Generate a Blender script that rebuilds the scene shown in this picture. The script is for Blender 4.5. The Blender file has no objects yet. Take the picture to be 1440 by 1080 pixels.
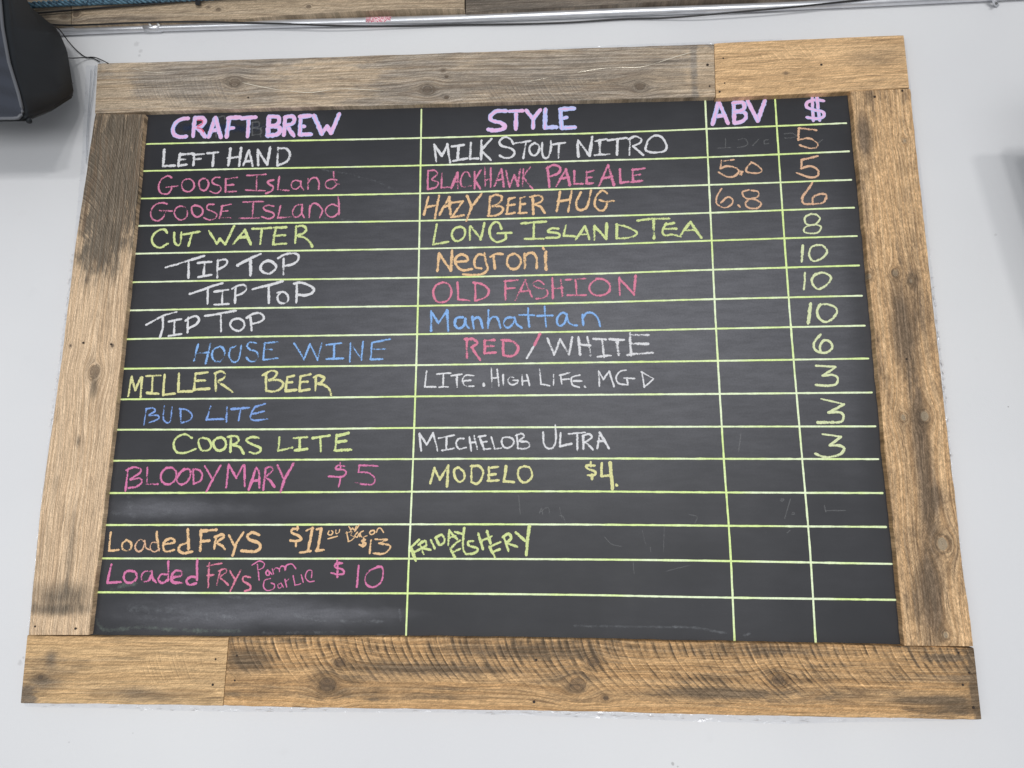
import bpy, math, random
from mathutils import Vector, Matrix, Euler, noise as mnoise
random.seed(7)
S = bpy.context.scene
COL = S.collection
# ------------------------------------------------------------------ camera
F = 900.0                                   # focal length in photo pixels (1440 wide)
CAM = Vector((0.1387, -1.4920, 1.600))
ROT = Euler((1.7404, -0.0014, 0.0506), 'XYZ')
cd = bpy.data.cameras.new('camera'); cd.sensor_width = 36; cd.lens = F/1440*36
cd.clip_start = 0.02; cd.clip_end = 100
cam = bpy.data.objects.new('camera', cd); COL.objects.link(cam)
cam.location = CAM; cam.rotation_euler = ROT
S.camera = cam
RM = ROT.to_matrix()
def P(px, py, y=0.0):
    """point of the place, on the plane parallel to the wall at distance -y, seen at that spot of the photo"""
    d = RM @ Vector(((px-720)/F, -(py-540)/F, -1.0))
    t = (y-CAM.y)/d.y
    return CAM + d*t
# ------------------------------------------------------------------ world and lamps
w = bpy.data.worlds.new('World'); S.world = w; w.use_nodes = True
w.node_tree.nodes['Background'].inputs[0].default_value = (0.93, 0.96, 1.0, 1)
w.node_tree.nodes['Background'].inputs[1].default_value = 0.36
def lamp(name, loc, target, sx, sy, power, col=(1, 1, 1)):
    l = bpy.data.lights.new(name, 'AREA'); l.shape = 'RECTANGLE'; l.size = sx; l.size_y = sy
    l.energy = power; l.color = col
    o = bpy.data.objects.new(name, l); COL.objects.link(o); o.location = loc
    o.rotation_euler = (Vector(target)-Vector(loc)).to_track_quat('-Z', 'Y').to_euler()
    return o
lamp('ceiling_lamp', (0.9, -5.2, 2.2), (0, 0, 1.9), .30, .20, 38, (1.0, .985, .97))
lamp('ceiling_lamp', (1.9, -5.6, 2.4), (0, 0, 1.9), .30, .20, 38, (1.0, .985, .97))
lamp('ceiling_lamp', (0.1, -6.4, 2.6), (0, 0, 1.9), .35, .25, 40, (1.0, .985, .97))
lamp('unseen_broad_light', (0.8, -6.8, 2.2), (0, 0, 1.7), 2.4, 1.0, 26, (.96, .98, 1.0))
lamp('unseen_broad_light', (-0.6, -3.0, 1.25), (-.2, 0, 1.5), 5.0, 0.7, 52, (.98, .99, 1.0))  # unseen low lamp added to brighten the wall at mid height
S.view_settings.view_transform = 'Standard'; S.view_settings.look = 'None'
S.view_settings.exposure = 0.0; S.view_settings.gamma = 1.0
S.render.engine = 'CYCLES'
S.cycles.transparent_max_bounces = 40
# ------------------------------------------------------------------ helpers
def lin(c):
    f = lambda v: (v/255/12.92) if v/255 <= .04045 else ((v/255+.055)/1.055)**2.4
    return (f(c[0]), f(c[1]), f(c[2]), 1)
def link_mesh(name, verts, faces, mat, parent=None, mw=None, smooth=False, uv=None, dens=None):
    me = bpy.data.meshes.new(name); me.from_pydata([tuple(v) for v in verts], [], faces)
    if uv:
        ul = me.uv_layers.new(name='UVMap')
        for lp in me.loops: ul.data[lp.index].uv = uv[lp.vertex_index]
    if dens:
        a = me.attributes.new('chalk_load', 'FLOAT', 'POINT')
        a.data.foreach_set('value', dens)
    if smooth:
        for p in me.polygons: p.use_smooth = True
    me.materials.append(mat); me.update()
    o = bpy.data.objects.new(name, me); COL.objects.link(o)
    if mw is not None: o.matrix_world = mw
    if parent is not None: o.parent = parent
    return o
def empty(name, loc, label, cat, group=None):
    o = bpy.data.objects.new(name, None); COL.objects.link(o); o.location = loc
    o.empty_display_size = .05
    tag(o, label, cat, group); return o
def tag(o, label, cat, group=None):
    o['label'] = label; o['category'] = cat
    if group: o['group'] = group
class N:
    """tiny node-building helper"""
    def __init__(s, name):
        s.m = bpy.data.materials.new(name); s.m.use_nodes = True
        s.t = s.m.node_tree; s.b = s.t.nodes['Principled BSDF']; s.o = s.t.nodes['Material Output']
    def n(s, typ, **kw):
        x = s.t.nodes.new(typ)
        for k, v in kw.items(): setattr(x, k, v)
        return x
    def l(s, a, b): s.t.links.new(a, b)
    def put(s, sock, v):
        if hasattr(v, 'default_value') or hasattr(v, 'is_linked'): s.l(v, sock)
        else: sock.default_value = v
    def math(s, op, a, b=None, c=None, clamp=False):
        x = s.n('ShaderNodeMath', operation=op, use_clamp=clamp)
        s.put(x.inputs[0], a)
        if b is not None: s.put(x.inputs[1], b)
        if c is not None: s.put(x.inputs[2], c)
        return x.outputs[0]
    def mix(s, f, a, b, blend='MIX'):
        x = s.n('ShaderNodeMix', data_type='RGBA', blend_type=blend)
        s.put(x.inputs[0], f); s.put(x.inputs[6], a); s.put(x.inputs[7], b); return x.outputs[2]
    def sm(s, v, a, b, c=0.0, d=1.0):
        x = s.n('ShaderNodeMapRange', interpolation_type='SMOOTHSTEP')
        s.put(x.inputs[0], v)
        for i, k in enumerate((a, b, c, d)): s.put(x.inputs[i+1], k)
        return x.outputs[0]
    def xyz(s, x, y, z=0.0):
        c = s.n('ShaderNodeCombineXYZ'); s.put(c.inputs[0], x); s.put(c.inputs[1], y); s.put(c.inputs[2], z)
        return c.outputs[0]
    def noise(s, vec, scale=1, detail=3, rough=.55, dist=0):
        x = s.n('ShaderNodeTexNoise'); s.put(x.inputs['Vector'], vec)
        x.inputs['Scale'].default_value = scale; x.inputs['Detail'].default_value = detail
        x.inputs['Roughness'].default_value = rough; x.inputs['Distortion'].default_value = dist
        return x.outputs[0]
    def obj(s):
        c = s.n('ShaderNodeTexCoord'); q = s.n('ShaderNodeSeparateXYZ'); s.l(c.outputs['Object'], q.inputs[0])
        return c.outputs['Object'], q.outputs[0], q.outputs[1], q.outputs[2]
def simple(name, col, rough=.6, metal=0, bump=0, bscale=200, var=0.0, spec=.5):
    k = N(name); ov, x, y, z = k.obj()
    n1 = k.noise(ov, bscale*.15, 4)
    c = k.mix(k.sm(n1, .35, .65), [v*(1-var) for v in col[:3]]+[1], [min(1, v*(1+var)) for v in col[:3]]+[1])
    k.l(c, k.b.inputs['Base Color']); k.b.inputs['Roughness'].default_value = rough
    k.b.inputs['Metallic'].default_value = metal; k.b.inputs['Specular IOR Level'].default_value = spec
    if bump:
        b = k.n('ShaderNodeBump'); b.inputs['Strength'].default_value = bump; b.inputs['Distance'].default_value = .001
        k.l(k.noise(ov, bscale, 3), b.inputs['Height']); k.l(b.outputs[0], k.b.inputs['Normal'])
    return k.m
def catmull(pts, step):
    if len(pts) < 3:
        return polyline(pts, step)
    out = []; p = [pts[0]*2-pts[1]]+pts+[pts[-1]*2-pts[-2]]
    for i in range(1, len(p)-2):
        n = max(2, int((p[i+1]-p[i]).length/step)+1)
        for j in range(n):
            t = j/n
            out.append(.5*((2*p[i])+(p[i+1]-p[i-1])*t+(2*p[i-1]-5*p[i]+4*p[i+1]-p[i+2])*t*t+(3*p[i]-p[i-1]-3*p[i+1]+p[i+2])*t**3))
    out.append(pts[-1]); return out
def polyline(pts, step):
    out = []
    for a, b in zip(pts, pts[1:]):
        n = max(1, int((b-a).length/step))
        out += [a.lerp(b, j/n) for j in range(n)]
    return out+[pts[-1]]
def tube(name, pts, r, mat, parent=None, seg=12, rf=None, base=None):
    base = base or Vector((0, 0, 0)); V = []; Fc = []
    up = Vector((0, 0, 1))
    for i, p in enumerate(pts):
        t = (pts[min(i+1, len(pts)-1)]-pts[max(i-1, 0)]).normalized()
        a = t.cross(up)
        if a.length < .2: a = t.cross(Vector((0, 1, 0)))
        a.normalize(); b = t.cross(a); rr = r*(rf(i/(len(pts)-1)) if rf else 1)
        for k in range(seg):
            th = 2*math.pi*k/seg; V.append(p-base+a*math.cos(th)*rr+b*math.sin(th)*rr)
    for i in range(len(pts)-1):
        for k in range(seg):
            Fc.append((i*seg+k, i*seg+(k+1) % seg, (i+1)*seg+(k+1) % seg, (i+1)*seg+k))
    Fc.append(tuple(range(seg))[::-1]); Fc.append(tuple((len(pts)-1)*seg+k for k in range(seg)))
    return link_mesh(name, V, Fc, mat, parent, Matrix.Translation(base) if parent is None else None, smooth=True)
# ------------------------------------------------------------------ wall
k = N('wall_paint'); ov, x, y, z = k.obj()
c = k.mix(k.sm(k.noise(ov, 1.3, 3), .3, .7), (.66, .665, .682, 1), (.70, .705, .715, 1))
c = k.mix(k.math('MULTIPLY', k.sm(k.noise(ov, 17, 4), .62, .8), .10), c, (.5, .5, .5, 1))
wn = k.noise(ov, 90, 3)
for (sx, sy, sr, am) in ((1418, 572, .0022, .8), (946, 1074, .004, .5), (953, 1078, .003, .4), (187, 1031, .003, .3), (97, 1044, .003, .25), (192, 62, .010, .22), (198, 72, .007, .25), (196, 78, .005, .25), (1330, 1010, .004, .2), (28, 932, .008, .25), (33, 925, .004, .3), (1400, 330, .004, .2)):
    p = P(sx, sy, 0)
    dx = k.math('SUBTRACT', x, p.x); dz = k.math('SUBTRACT', z, p.z)
    dd = k.math('ADD', k.math('SQRT', k.math('ADD', k.math('MULTIPLY', dx, dx), k.math('MULTIPLY', dz, dz))), k.math('MULTIPLY', k.math('SUBTRACT', wn, .5), sr*1.6))
    c = k.mix(k.sm(dd, sr*.4, sr, am, 0), c, (.22, .21, .21, 1))
k.l(c, k.b.inputs['Base Color']); k.b.inputs['Roughness'].default_value = .62
b = k.n('ShaderNodeBump'); b.inputs['Strength'].default_value = .25; b.inputs['Distance'].default_value = .0012
k.l(k.math('ADD', k.noise(ov, 420, 3), k.math('MULTIPLY', k.noise(ov, 60, 2), .8)), b.inputs['Height']); k.l(b.outputs[0], k.b.inputs['Normal'])
wall = link_mesh('wall', [(-4, 0, 0), (4, 0, 0), (4, 0, 4), (-4, 0, 4), (-4, .12, 0), (4, .12, 0), (4, .12, 4), (-4, .12, 4)],
                 [(0, 1, 2, 3), (7, 6, 5, 4), (0, 4, 5, 1), (3, 2, 6, 7), (0, 3, 7, 4), (1, 5, 6, 2)], k.m)
wall['kind'] = 'structure'
# ------------------------------------------------------------------ wood
TAN, GREY = (.34, .235, .14), (.13, .108, .088)
def wood(name, tan, grey, seed, to_local, weather=0.5, saw=0.0, sawf=60, slant=.6, curve=0.0, quad=-3.0, knots=(), spots=(), ring=190, contrast=1.0, bump=.6, sawmask=None, fuzz=0.0):
    """weathered board: grain flows round the knots; spots = stained or cleaner patches (px, py, rpx along, rpx across, amount)"""
    k = N(name); ov, x, y, z = k.obj()
    so = seed*13.7
    n1 = k.noise(k.xyz(k.math('MULTIPLY', x, 2.2), k.math('MULTIPLY', y, 9), so), 1, 3)
    n2 = k.noise(k.xyz(k.math('MULTIPLY', x, 7), k.math('MULTIPLY', y, 22), so+3), 1, 2)
    v = k.math('ADD', y, k.math('ADD', k.math('MULTIPLY', k.math('SUBTRACT', n1, .5), .024), k.math('MULTIPLY', k.math('SUBTRACT', n2, .5), .006)))
    kmask = None; halo = None; kring = None; pmask = None
    vv = v
    for (kx, ky, kr, pale) in knots:
        p = to_local(kx, ky); r = kr
        dx = k.math('MULTIPLY', k.math('SUBTRACT', x, p.x), .75); dy = k.math('SUBTRACT', y, p.y)
        d2 = k.math('ADD', k.math('MULTIPLY', dx, dx), k.math('MULTIPLY', dy, dy))
        q = k.math('DIVIDE', k.math('MULTIPLY', dy, -(1.7*r)**2), k.math('ADD', d2, (r*.7)**2))
        vv = k.math('ADD', vv, q)
        dn = k.math('ADD', k.math('SQRT', d2), k.math('MULTIPLY', k.math('SUBTRACT', n2, .5), r*.8))
        mk = k.sm(dn, r*.75, r*1.05, 1, 0)
        kmask = k.math('MAXIMUM', kmask, k.math('MULTIPLY', mk, 1-pale)) if kmask is not None else k.math('MULTIPLY', mk, 1-pale)
        if pale > .45:
            pm = k.math('MULTIPLY', k.sm(dn, r*.55, r*.8, 1, 0), pale); pmask = k.math('MAXIMUM', pmask, pm) if pmask is not None else pm
        h = k.sm(dn, r*.9, r*1.35, 1, 0)
        h2 = k.math('SUBTRACT', h, k.math('MULTIPLY', mk, .55+.45*pale))
        h3 = k.math('MAXIMUM', k.math('MULTIPLY', k.sm(dn, r*.6, r*3.2, .42, 0), k.math('SUBTRACT', 1.0, k.math('MULTIPLY', mk, pale))), h2)
        halo = k.math('MAXIMUM', halo, h3) if halo is not None else h3
        rg = k.math('MULTIPLY', k.math('SINE', k.math('MULTIPLY', dn, 2200)), mk)
        kring = k.math('ADD', kring, rg) if kring is not None else rg
    # growth rings, fibres, streaks
    g = k.noise(k.xyz(k.math('MULTIPLY', x, .8), k.math('MULTIPLY', vv, ring), so+7), 1, 2, .5)
    gl = k.sm(g, .38, .62)
    fib = k.noise(k.xyz(k.math('MULTIPLY', x, 16), k.math('MULTIPLY', vv, 420), so+9), 1, 4, .7)
    stk = k.noise(k.xyz(k.math('MULTIPLY', x, 5), k.math('MULTIPLY', vv, 75), so+12), 1, 4, .65)
    low = k.noise(k.xyz(k.math('MULTIPLY', x, 3.2), k.math('MULTIPLY', y, 13), so+20), 1, 4, .62)
    blot = k.noise(k.xyz(k.math('MULTIPLY', x, 22), k.math('MULTIPLY', y, 40), so+25), 1, 4, .7)
    wm = k.math('ADD', low, weather-.5)
    for (sx, sy, rx, ry, am) in spots:
        p = to_local(sx, sy)
        dx = k.math('DIVIDE', k.math('SUBTRACT', x, p.x), rx); dy = k.math('DIVIDE', k.math('SUBTRACT', y, p.y), ry)
        dd = k.math('SQRT', k.math('ADD', k.math('MULTIPLY', dx, dx), k.math('MULTIPLY', dy, dy)))
        dd = k.math('ADD', dd, k.math('ADD', k.math('MULTIPLY', k.math('SUBTRACT', blot, .5), 1.5), k.math('ADD', k.math('MULTIPLY', k.math('SUBTRACT', stk, .5), 1.8), k.math('MULTIPLY', k.math('SUBTRACT', low, .5), 1.2))))
        wm = k.math('ADD', wm, k.sm(dd, .0, 1.45, am*1.25, 0))
    wm = k.math('ADD', wm, k.math('MULTIPLY', k.math('SUBTRACT', stk, .5), .85*contrast))
    wm = k.math('ADD', wm, k.math('MULTIPLY', k.math('SUBTRACT', blot, .5), .45*contrast))
    sawv = None
    if saw:
        yc = k.math('ADD', y, curve)
        arc = k.math('ADD', k.math('MULTIPLY', y, slant), k.math('MULTIPLY', k.math('MULTIPLY', yc, yc), quad))
        sp = k.math('ADD', k.math('ADD', x, arc), k.math('MULTIPLY', k.math('SUBTRACT', n2, .5), .004))
        jit = k.noise(k.xyz(k.math('MULTIPLY', sp, sawf*.45), 0.0, so+60), 1, 2, .6)
        sp2 = k.math('ADD', sp, k.math('MULTIPLY', k.math('SUBTRACT', jit, .5), 1.7/sawf))
        s1 = k.noise(k.xyz(k.math('MULTIPLY', sp, sawf*3.1), k.math('MULTIPLY', y, 6), so+31), 1, 2, .6)
        s2 = k.math('FRACT', k.math('MULTIPLY', sp2, sawf))
        s2 = k.math('MULTIPLY', k.sm(s2, 0.0, .75), k.sm(s2, .80, 1.0, 1, 0))
        brk = k.noise(k.xyz(k.math('MULTIPLY', sp, sawf*.9), k.math('MULTIPLY', y, 38), so+70), 1, 3, .6)
        s2 = k.math('MULTIPLY', s2, k.sm(brk, .30, .62, .15, 1.15))
        sm_ = k.noise(k.xyz(k.math('MULTIPLY', x, 5), k.math('MULTIPLY', y, 18), so+40), 1, 3, .6)
        msk = k.sm(sm_, .42, .62)
        if sawmask is not None:
            sm2 = None
            for (sx, sy, rx, ry) in sawmask:
                p = to_local(sx, sy)
                dx = k.math('DIVIDE', k.math('SUBTRACT', x, p.x), rx); dy = k.math('DIVIDE', k.math('SUBTRACT', y, p.y), ry)
                e = k.sm(k.math('ADD', k.math('SQRT', k.math('ADD', k.math('MULTIPLY', dx, dx), k.math('MULTIPLY', dy, dy))), k.math('MULTIPLY', k.math('SUBTRACT', sm_, .5), 1.2)), .35, 1.25, 1, 0)
                sm2 = k.math('MAXIMUM', sm2, e) if sm2 is not None else e
            msk = k.math('MULTIPLY', sm2, k.sm(sm_, .3, .5, .45, 1))
        sawv = k.math('MULTIPLY', k.math('ADD', k.math('MULTIPLY', s1, .5), k.math('SUBTRACT', k.math('MULTIPLY', s2, .15), .30)), k.math('MULTIPLY', msk, saw))
        wm = k.math('ADD', wm, sawv)
    wm = k.math('ADD', wm, k.sm(z, -.004, -.0012, -.40, 0))  # sides and bevels lighter: clean cut wood, with their lit look in the colour
    wmask = k.sm(wm, .30, .78)
    t2 = tuple(a*1.0 for a in tan)
    late = (tan[0]*.72, tan[1]*.64, tan[2]*.55, 1)
    ctan = k.mix(k.math('MULTIPLY', gl, .7*contrast, clamp=True), (*t2, 1), late)
    glate = (grey[0]*.62, grey[1]*.60, grey[2]*.57, 1)
    ggrey = k.mix(k.math('MULTIPLY', gl, .75, clamp=True), (*[a*1.15 for a in grey], 1), glate)
    c = k.mix(wmask, ctan, ggrey)
    scr = k.noise(k.xyz(k.math('MULTIPLY', k.math('ADD', x, k.math('MULTIPLY', y, 1.1)), 60), k.math('MULTIPLY', k.math('SUBTRACT', y, k.math('MULTIPLY', x, .5)), 420), so+80), 1, 3, .65)
    grit = k.noise(ov, 330, 2, .6)
    fm = k.math('MULTIPLY', k.sm(fib, .25, .75, 1-.42*(1-.55*fuzz), 1+.42*(1-.55*fuzz)), k.math('MULTIPLY', k.sm(scr, .3, .72, 1.16, .78), k.sm(grit, .25, .75, .82, 1.18)))
    if fuzz:
        fz = k.noise(k.xyz(k.math('MULTIPLY', x, .55), y, so), 170, 5, .75, .6); fz2 = k.noise(k.xyz(k.math('MULTIPLY', x, .6), y, so+4), 45, 4, .7, .4)
        fm = k.math('MULTIPLY', fm, k.math('MULTIPLY', k.sm(fz, .34, .66, 1-.42*fuzz, 1+.36*fuzz), k.sm(fz2, .3, .7, 1-.24*fuzz, 1+.2*fuzz)))
    c = k.mix(1.0, c, k.xyz(fm, fm, fm), 'MULTIPLY')
    # crisp latewood lines: contours of stretched noise, so they close into cathedrals
    cn = k.noise(k.xyz(k.math('MULTIPLY', x, .9), k.math('MULTIPLY', vv, 14), so+90), 1, 3, .5)
    cf = k.math('FRACT', k.math('ADD', k.math('MULTIPLY', cn, 16), k.math('MULTIPLY', vv, ring*.42)))
    cl_ = k.math('MULTIPLY', k.sm(cf, .45, .86), k.sm(cf, .90, 1.0, 1, 0))
    cl_ = k.math('MULTIPLY', cl_, k.sm(k.noise(k.xyz(k.math('MULTIPLY', x, 3), k.math('MULTIPLY', vv, 30), so+95), 1, 2), .35, .6, .25, 1))
    c = k.mix(k.math('MULTIPLY', cl_, .42*(.5+.5*contrast)*(1-.65*fuzz), clamp=True), c, (tan[0]*.30, tan[1]*.25, tan[2]*.22, 1))
    # short dark checks
    if sawv is not None:
        sf = k.math('FRACT', k.math('MULTIPLY', sp2, sawf))
        ridge = k.math('MULTIPLY', k.math('MULTIPLY', k.sm(sf, .72, .90), k.sm(sf, .90, 1.0, 1, 0)), k.sm(brk, .32, .55))
        groove = k.math('MULTIPLY', k.math('MULTIPLY', k.sm(sf, .30, .66), k.sm(sf, .66, .80, 1, 0)), k.sm(brk, .35, .6))
        rl = k.math('MULTIPLY', k.math('SUBTRACT', k.math('MULTIPLY', ridge, .60), k.math('MULTIPLY', groove, .34)), k.math('MULTIPLY', msk, saw)); rl = k.math('ADD', 1.0, rl)  # lit saw ridges and the soft shadow beside them, put into the colour
        c = k.mix(1.0, c, k.xyz(rl, rl, rl), 'MULTIPLY')
    ck = k.noise(k.xyz(k.math('MULTIPLY', x, 12), k.math('MULTIPLY', vv, 420), so+50), 1, 2, .5)
    c = k.mix(k.sm(ck, .66, .72, 0, .55), c, (.05, .037, .027, 1))
    if kmask is not None:
        c = k.mix(k.math('MULTIPLY', halo, .75, clamp=True), c, (.052, .038, .028, 1))
        c = k.mix(k.math('MULTIPLY', kmask, .75), c, (.12, .085, .06, 1))
        if pmask is not None: c = k.mix(k.math('MULTIPLY', pmask, k.sm(scr, .3, .7, .65, .95)), c, (.36, .30, .215, 1))
        c = k.mix(k.math('MULTIPLY', k.math('MAXIMUM', kring, 0.0), .35, clamp=True), c, (.05, .038, .03, 1))
    k.l(c, k.b.inputs['Base Color'])
    k.l(k.sm(wmask, 0, 1, .66, .85), k.b.inputs['Roughness']); k.b.inputs['Specular IOR Level'].default_value = .3
    h = k.math('ADD', k.math('ADD', k.math('MULTIPLY', fib, .45), k.math('MULTIPLY', cl_, -.5)), k.math('ADD', k.math('MULTIPLY', gl, -.35), k.math('MULTIPLY', stk, .4)))
    if sawv is not None: h = k.math('ADD', h, k.math('MULTIPLY', rl, 1.6))
    b = k.n('ShaderNodeBump'); b.inputs['Strength'].default_value = bump; b.inputs['Distance'].default_value = .0011
    k.l(h, b.inputs['Height']); k.l(b.outputs[0], k.b.inputs['Normal'])
    return k.m
def samp(poly, t):
    L = [0]
    for a, b_ in zip(poly, poly[1:]): L.append(L[-1]+math.hypot(b_[0]-a[0], b_[1]-a[1]))
    s = t*L[-1]
    for i in range(len(poly)-1):
        if s <= L[i+1]+1e-9:
            f = (s-L[i])/(L[i+1]-L[i]); return (poly[i][0]+(poly[i+1][0]-poly[i][0])*f, poly[i][1]+(poly[i+1][1]-poly[i][1])*f)
    return poly[-1]
def plank(name, ea, eb, T, back, parent, seed, rag=.0006, bev=.0016, step=.012, offs=Vector((0, 0, 0)), **wk):
    """ea, eb: the board's two long edges (photo px on its front face, both in the same direction). T: front at y=-T, back at y=-back"""
    A = [P(*samp(ea, t), -T) for t in (0, 1)]; B = [P(*samp(eb, t), -T) for t in (0, 1)]
    o = (A[0]+B[0])/2; xd = ((A[1]+B[1])/2-o).normalized(); zd = Vector((0, -1, 0)); yd = zd.cross(xd)
    if (A[0]-B[0]).dot(yd) < 0: flip = True
    else: flip = False
    mw = Matrix((xd, yd, zd)).transposed().to_4x4(); mw.translation = o; inv = mw.inverted()
    L = ((A[1]+B[1])/2-o).length; n = max(6, int(L/step)); dep = T-back
    V = []; Fc = []; m = 9; rnd = random.Random(seed)
    for i in range(n+1):
        t = i/n
        a = inv @ P(*samp(ea, t), -T); b_ = inv @ P(*samp(eb, t), -T)
        if flip: a, b_ = b_, a                        # a = +y side
        ja = mnoise.noise(Vector((t*L*40, seed*3.1, 0)))*rag*1.4+mnoise.noise(Vector((t*L*9, seed*5.1, 4)))*rag*2.0
        jb = mnoise.noise(Vector((t*L*40, seed*7.3, 9)))*rag*1.4+mnoise.noise(Vector((t*L*9, seed*2.1, 7)))*rag*2.0
        a = a+Vector((0, ja, 0)); b_ = b_+Vector((0, jb, 0))
        eb_ = bev if 0 < i < n else bev*.2
        dz = 0 if 0 < i < n else -bev*.8
        row = []
        def at(f, inset, zz):
            p = b_.lerp(a, f); d = (a-b_).normalized(); return p+d*inset+Vector((0, 0, zz))
        zr = [mnoise.noise(Vector((t*L*14, q*1.7, seed)))*.0005 for q in range(4)]
        row = [at(0, 0, -dep), at(0, 0, -bev*1.1+zr[0]+min(dz, 0)), at(0, bev*.35, -bev*.35+min(dz, 0)), at(0, bev*1.2, dz+zr[0]*.3), at(.5, 0, dz+zr[1]), at(1, -bev*1.2, dz+zr[2]*.3), at(1, -bev*.35, -bev*.35+min(dz, 0)), at(1, 0, -bev*1.1+zr[3]+min(dz, 0)), at(1, 0, -dep)]
        V += row
    for i in range(n):
        for j in range(m-1):
            Fc.append((i*m+j, (i+1)*m+j, (i+1)*m+j+1, i*m+j+1))
        Fc.append((i*m+m-1, (i+1)*m+m-1, (i+1)*m, i*m))
    Fc.append(tuple(range(m))); Fc.append(tuple(n*m+j for j in range(m))[::-1])
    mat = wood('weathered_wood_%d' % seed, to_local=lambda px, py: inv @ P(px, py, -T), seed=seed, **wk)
    ob = link_mesh(name, V, Fc, mat)
    if parent is not None:
        ob.parent = parent; ob.matrix_parent_inverse = Matrix.Identity(4)
        ob.matrix_local = Matrix.Translation(-parent.location) @ mw
    else: ob.matrix_world = mw
    # recalc normals outward
    import bmesh
    bm = bmesh.new(); bm.from_mesh(ob.data); bmesh.ops.recalc_face_normals(bm, faces=bm.faces); bm.to_mesh(ob.data); bm.free()
    return ob
# ------------------------------------------------------------------ framed chalkboard
bc = P(700, 905, 0.0)
board = empty('framed_chalkboard', bc, 'large black chalkboard menu framed in reclaimed grey and tan boards on the white wall', 'chalkboard')
FT, BT = .024, .008
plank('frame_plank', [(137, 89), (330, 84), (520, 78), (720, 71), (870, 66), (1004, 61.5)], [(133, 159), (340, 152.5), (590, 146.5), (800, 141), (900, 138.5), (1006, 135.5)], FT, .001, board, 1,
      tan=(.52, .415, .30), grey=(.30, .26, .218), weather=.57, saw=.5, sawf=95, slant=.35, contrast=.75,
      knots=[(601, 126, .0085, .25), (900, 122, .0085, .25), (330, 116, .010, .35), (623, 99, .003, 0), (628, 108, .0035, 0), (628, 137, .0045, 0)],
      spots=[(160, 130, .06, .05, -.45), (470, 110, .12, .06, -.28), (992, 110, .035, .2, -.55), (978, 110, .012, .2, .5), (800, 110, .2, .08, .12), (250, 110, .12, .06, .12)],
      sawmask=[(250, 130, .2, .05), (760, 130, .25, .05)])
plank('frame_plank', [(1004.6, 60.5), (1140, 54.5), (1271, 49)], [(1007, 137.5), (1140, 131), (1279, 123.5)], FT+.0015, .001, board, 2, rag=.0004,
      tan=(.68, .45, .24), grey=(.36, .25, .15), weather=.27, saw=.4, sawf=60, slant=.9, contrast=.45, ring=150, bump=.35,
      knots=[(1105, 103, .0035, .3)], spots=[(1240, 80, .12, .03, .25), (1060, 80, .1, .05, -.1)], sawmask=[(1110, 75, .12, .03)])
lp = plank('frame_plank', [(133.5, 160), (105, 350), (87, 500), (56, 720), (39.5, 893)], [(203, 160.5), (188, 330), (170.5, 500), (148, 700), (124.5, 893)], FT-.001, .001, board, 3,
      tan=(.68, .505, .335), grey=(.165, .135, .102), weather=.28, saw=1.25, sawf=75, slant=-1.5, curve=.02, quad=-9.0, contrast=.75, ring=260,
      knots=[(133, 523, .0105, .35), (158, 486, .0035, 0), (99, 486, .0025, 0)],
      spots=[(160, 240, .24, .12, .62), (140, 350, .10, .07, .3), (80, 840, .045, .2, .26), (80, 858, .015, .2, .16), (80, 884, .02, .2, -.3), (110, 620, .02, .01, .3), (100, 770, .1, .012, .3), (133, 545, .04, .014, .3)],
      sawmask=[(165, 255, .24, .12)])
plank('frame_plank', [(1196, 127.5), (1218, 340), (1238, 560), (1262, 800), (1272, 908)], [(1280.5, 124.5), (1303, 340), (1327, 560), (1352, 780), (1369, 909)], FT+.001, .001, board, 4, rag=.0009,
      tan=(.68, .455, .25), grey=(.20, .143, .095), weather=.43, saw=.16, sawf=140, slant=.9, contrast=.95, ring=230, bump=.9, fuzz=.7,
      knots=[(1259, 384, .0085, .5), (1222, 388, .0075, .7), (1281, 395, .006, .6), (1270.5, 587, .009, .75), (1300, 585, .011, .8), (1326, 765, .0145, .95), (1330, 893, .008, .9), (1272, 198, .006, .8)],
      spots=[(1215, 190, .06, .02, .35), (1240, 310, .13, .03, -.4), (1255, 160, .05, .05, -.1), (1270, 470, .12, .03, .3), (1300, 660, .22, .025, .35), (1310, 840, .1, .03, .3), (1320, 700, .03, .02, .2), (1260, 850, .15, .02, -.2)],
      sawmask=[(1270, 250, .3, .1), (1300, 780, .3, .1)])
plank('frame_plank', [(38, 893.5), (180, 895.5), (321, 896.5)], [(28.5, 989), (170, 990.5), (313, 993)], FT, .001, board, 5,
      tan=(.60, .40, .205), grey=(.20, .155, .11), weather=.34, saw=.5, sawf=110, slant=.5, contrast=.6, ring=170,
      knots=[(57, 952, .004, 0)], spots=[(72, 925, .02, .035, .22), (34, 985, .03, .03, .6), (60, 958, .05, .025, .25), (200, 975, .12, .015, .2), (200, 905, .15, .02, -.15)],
      sawmask=[(240, 940, .12, .04)])
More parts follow.
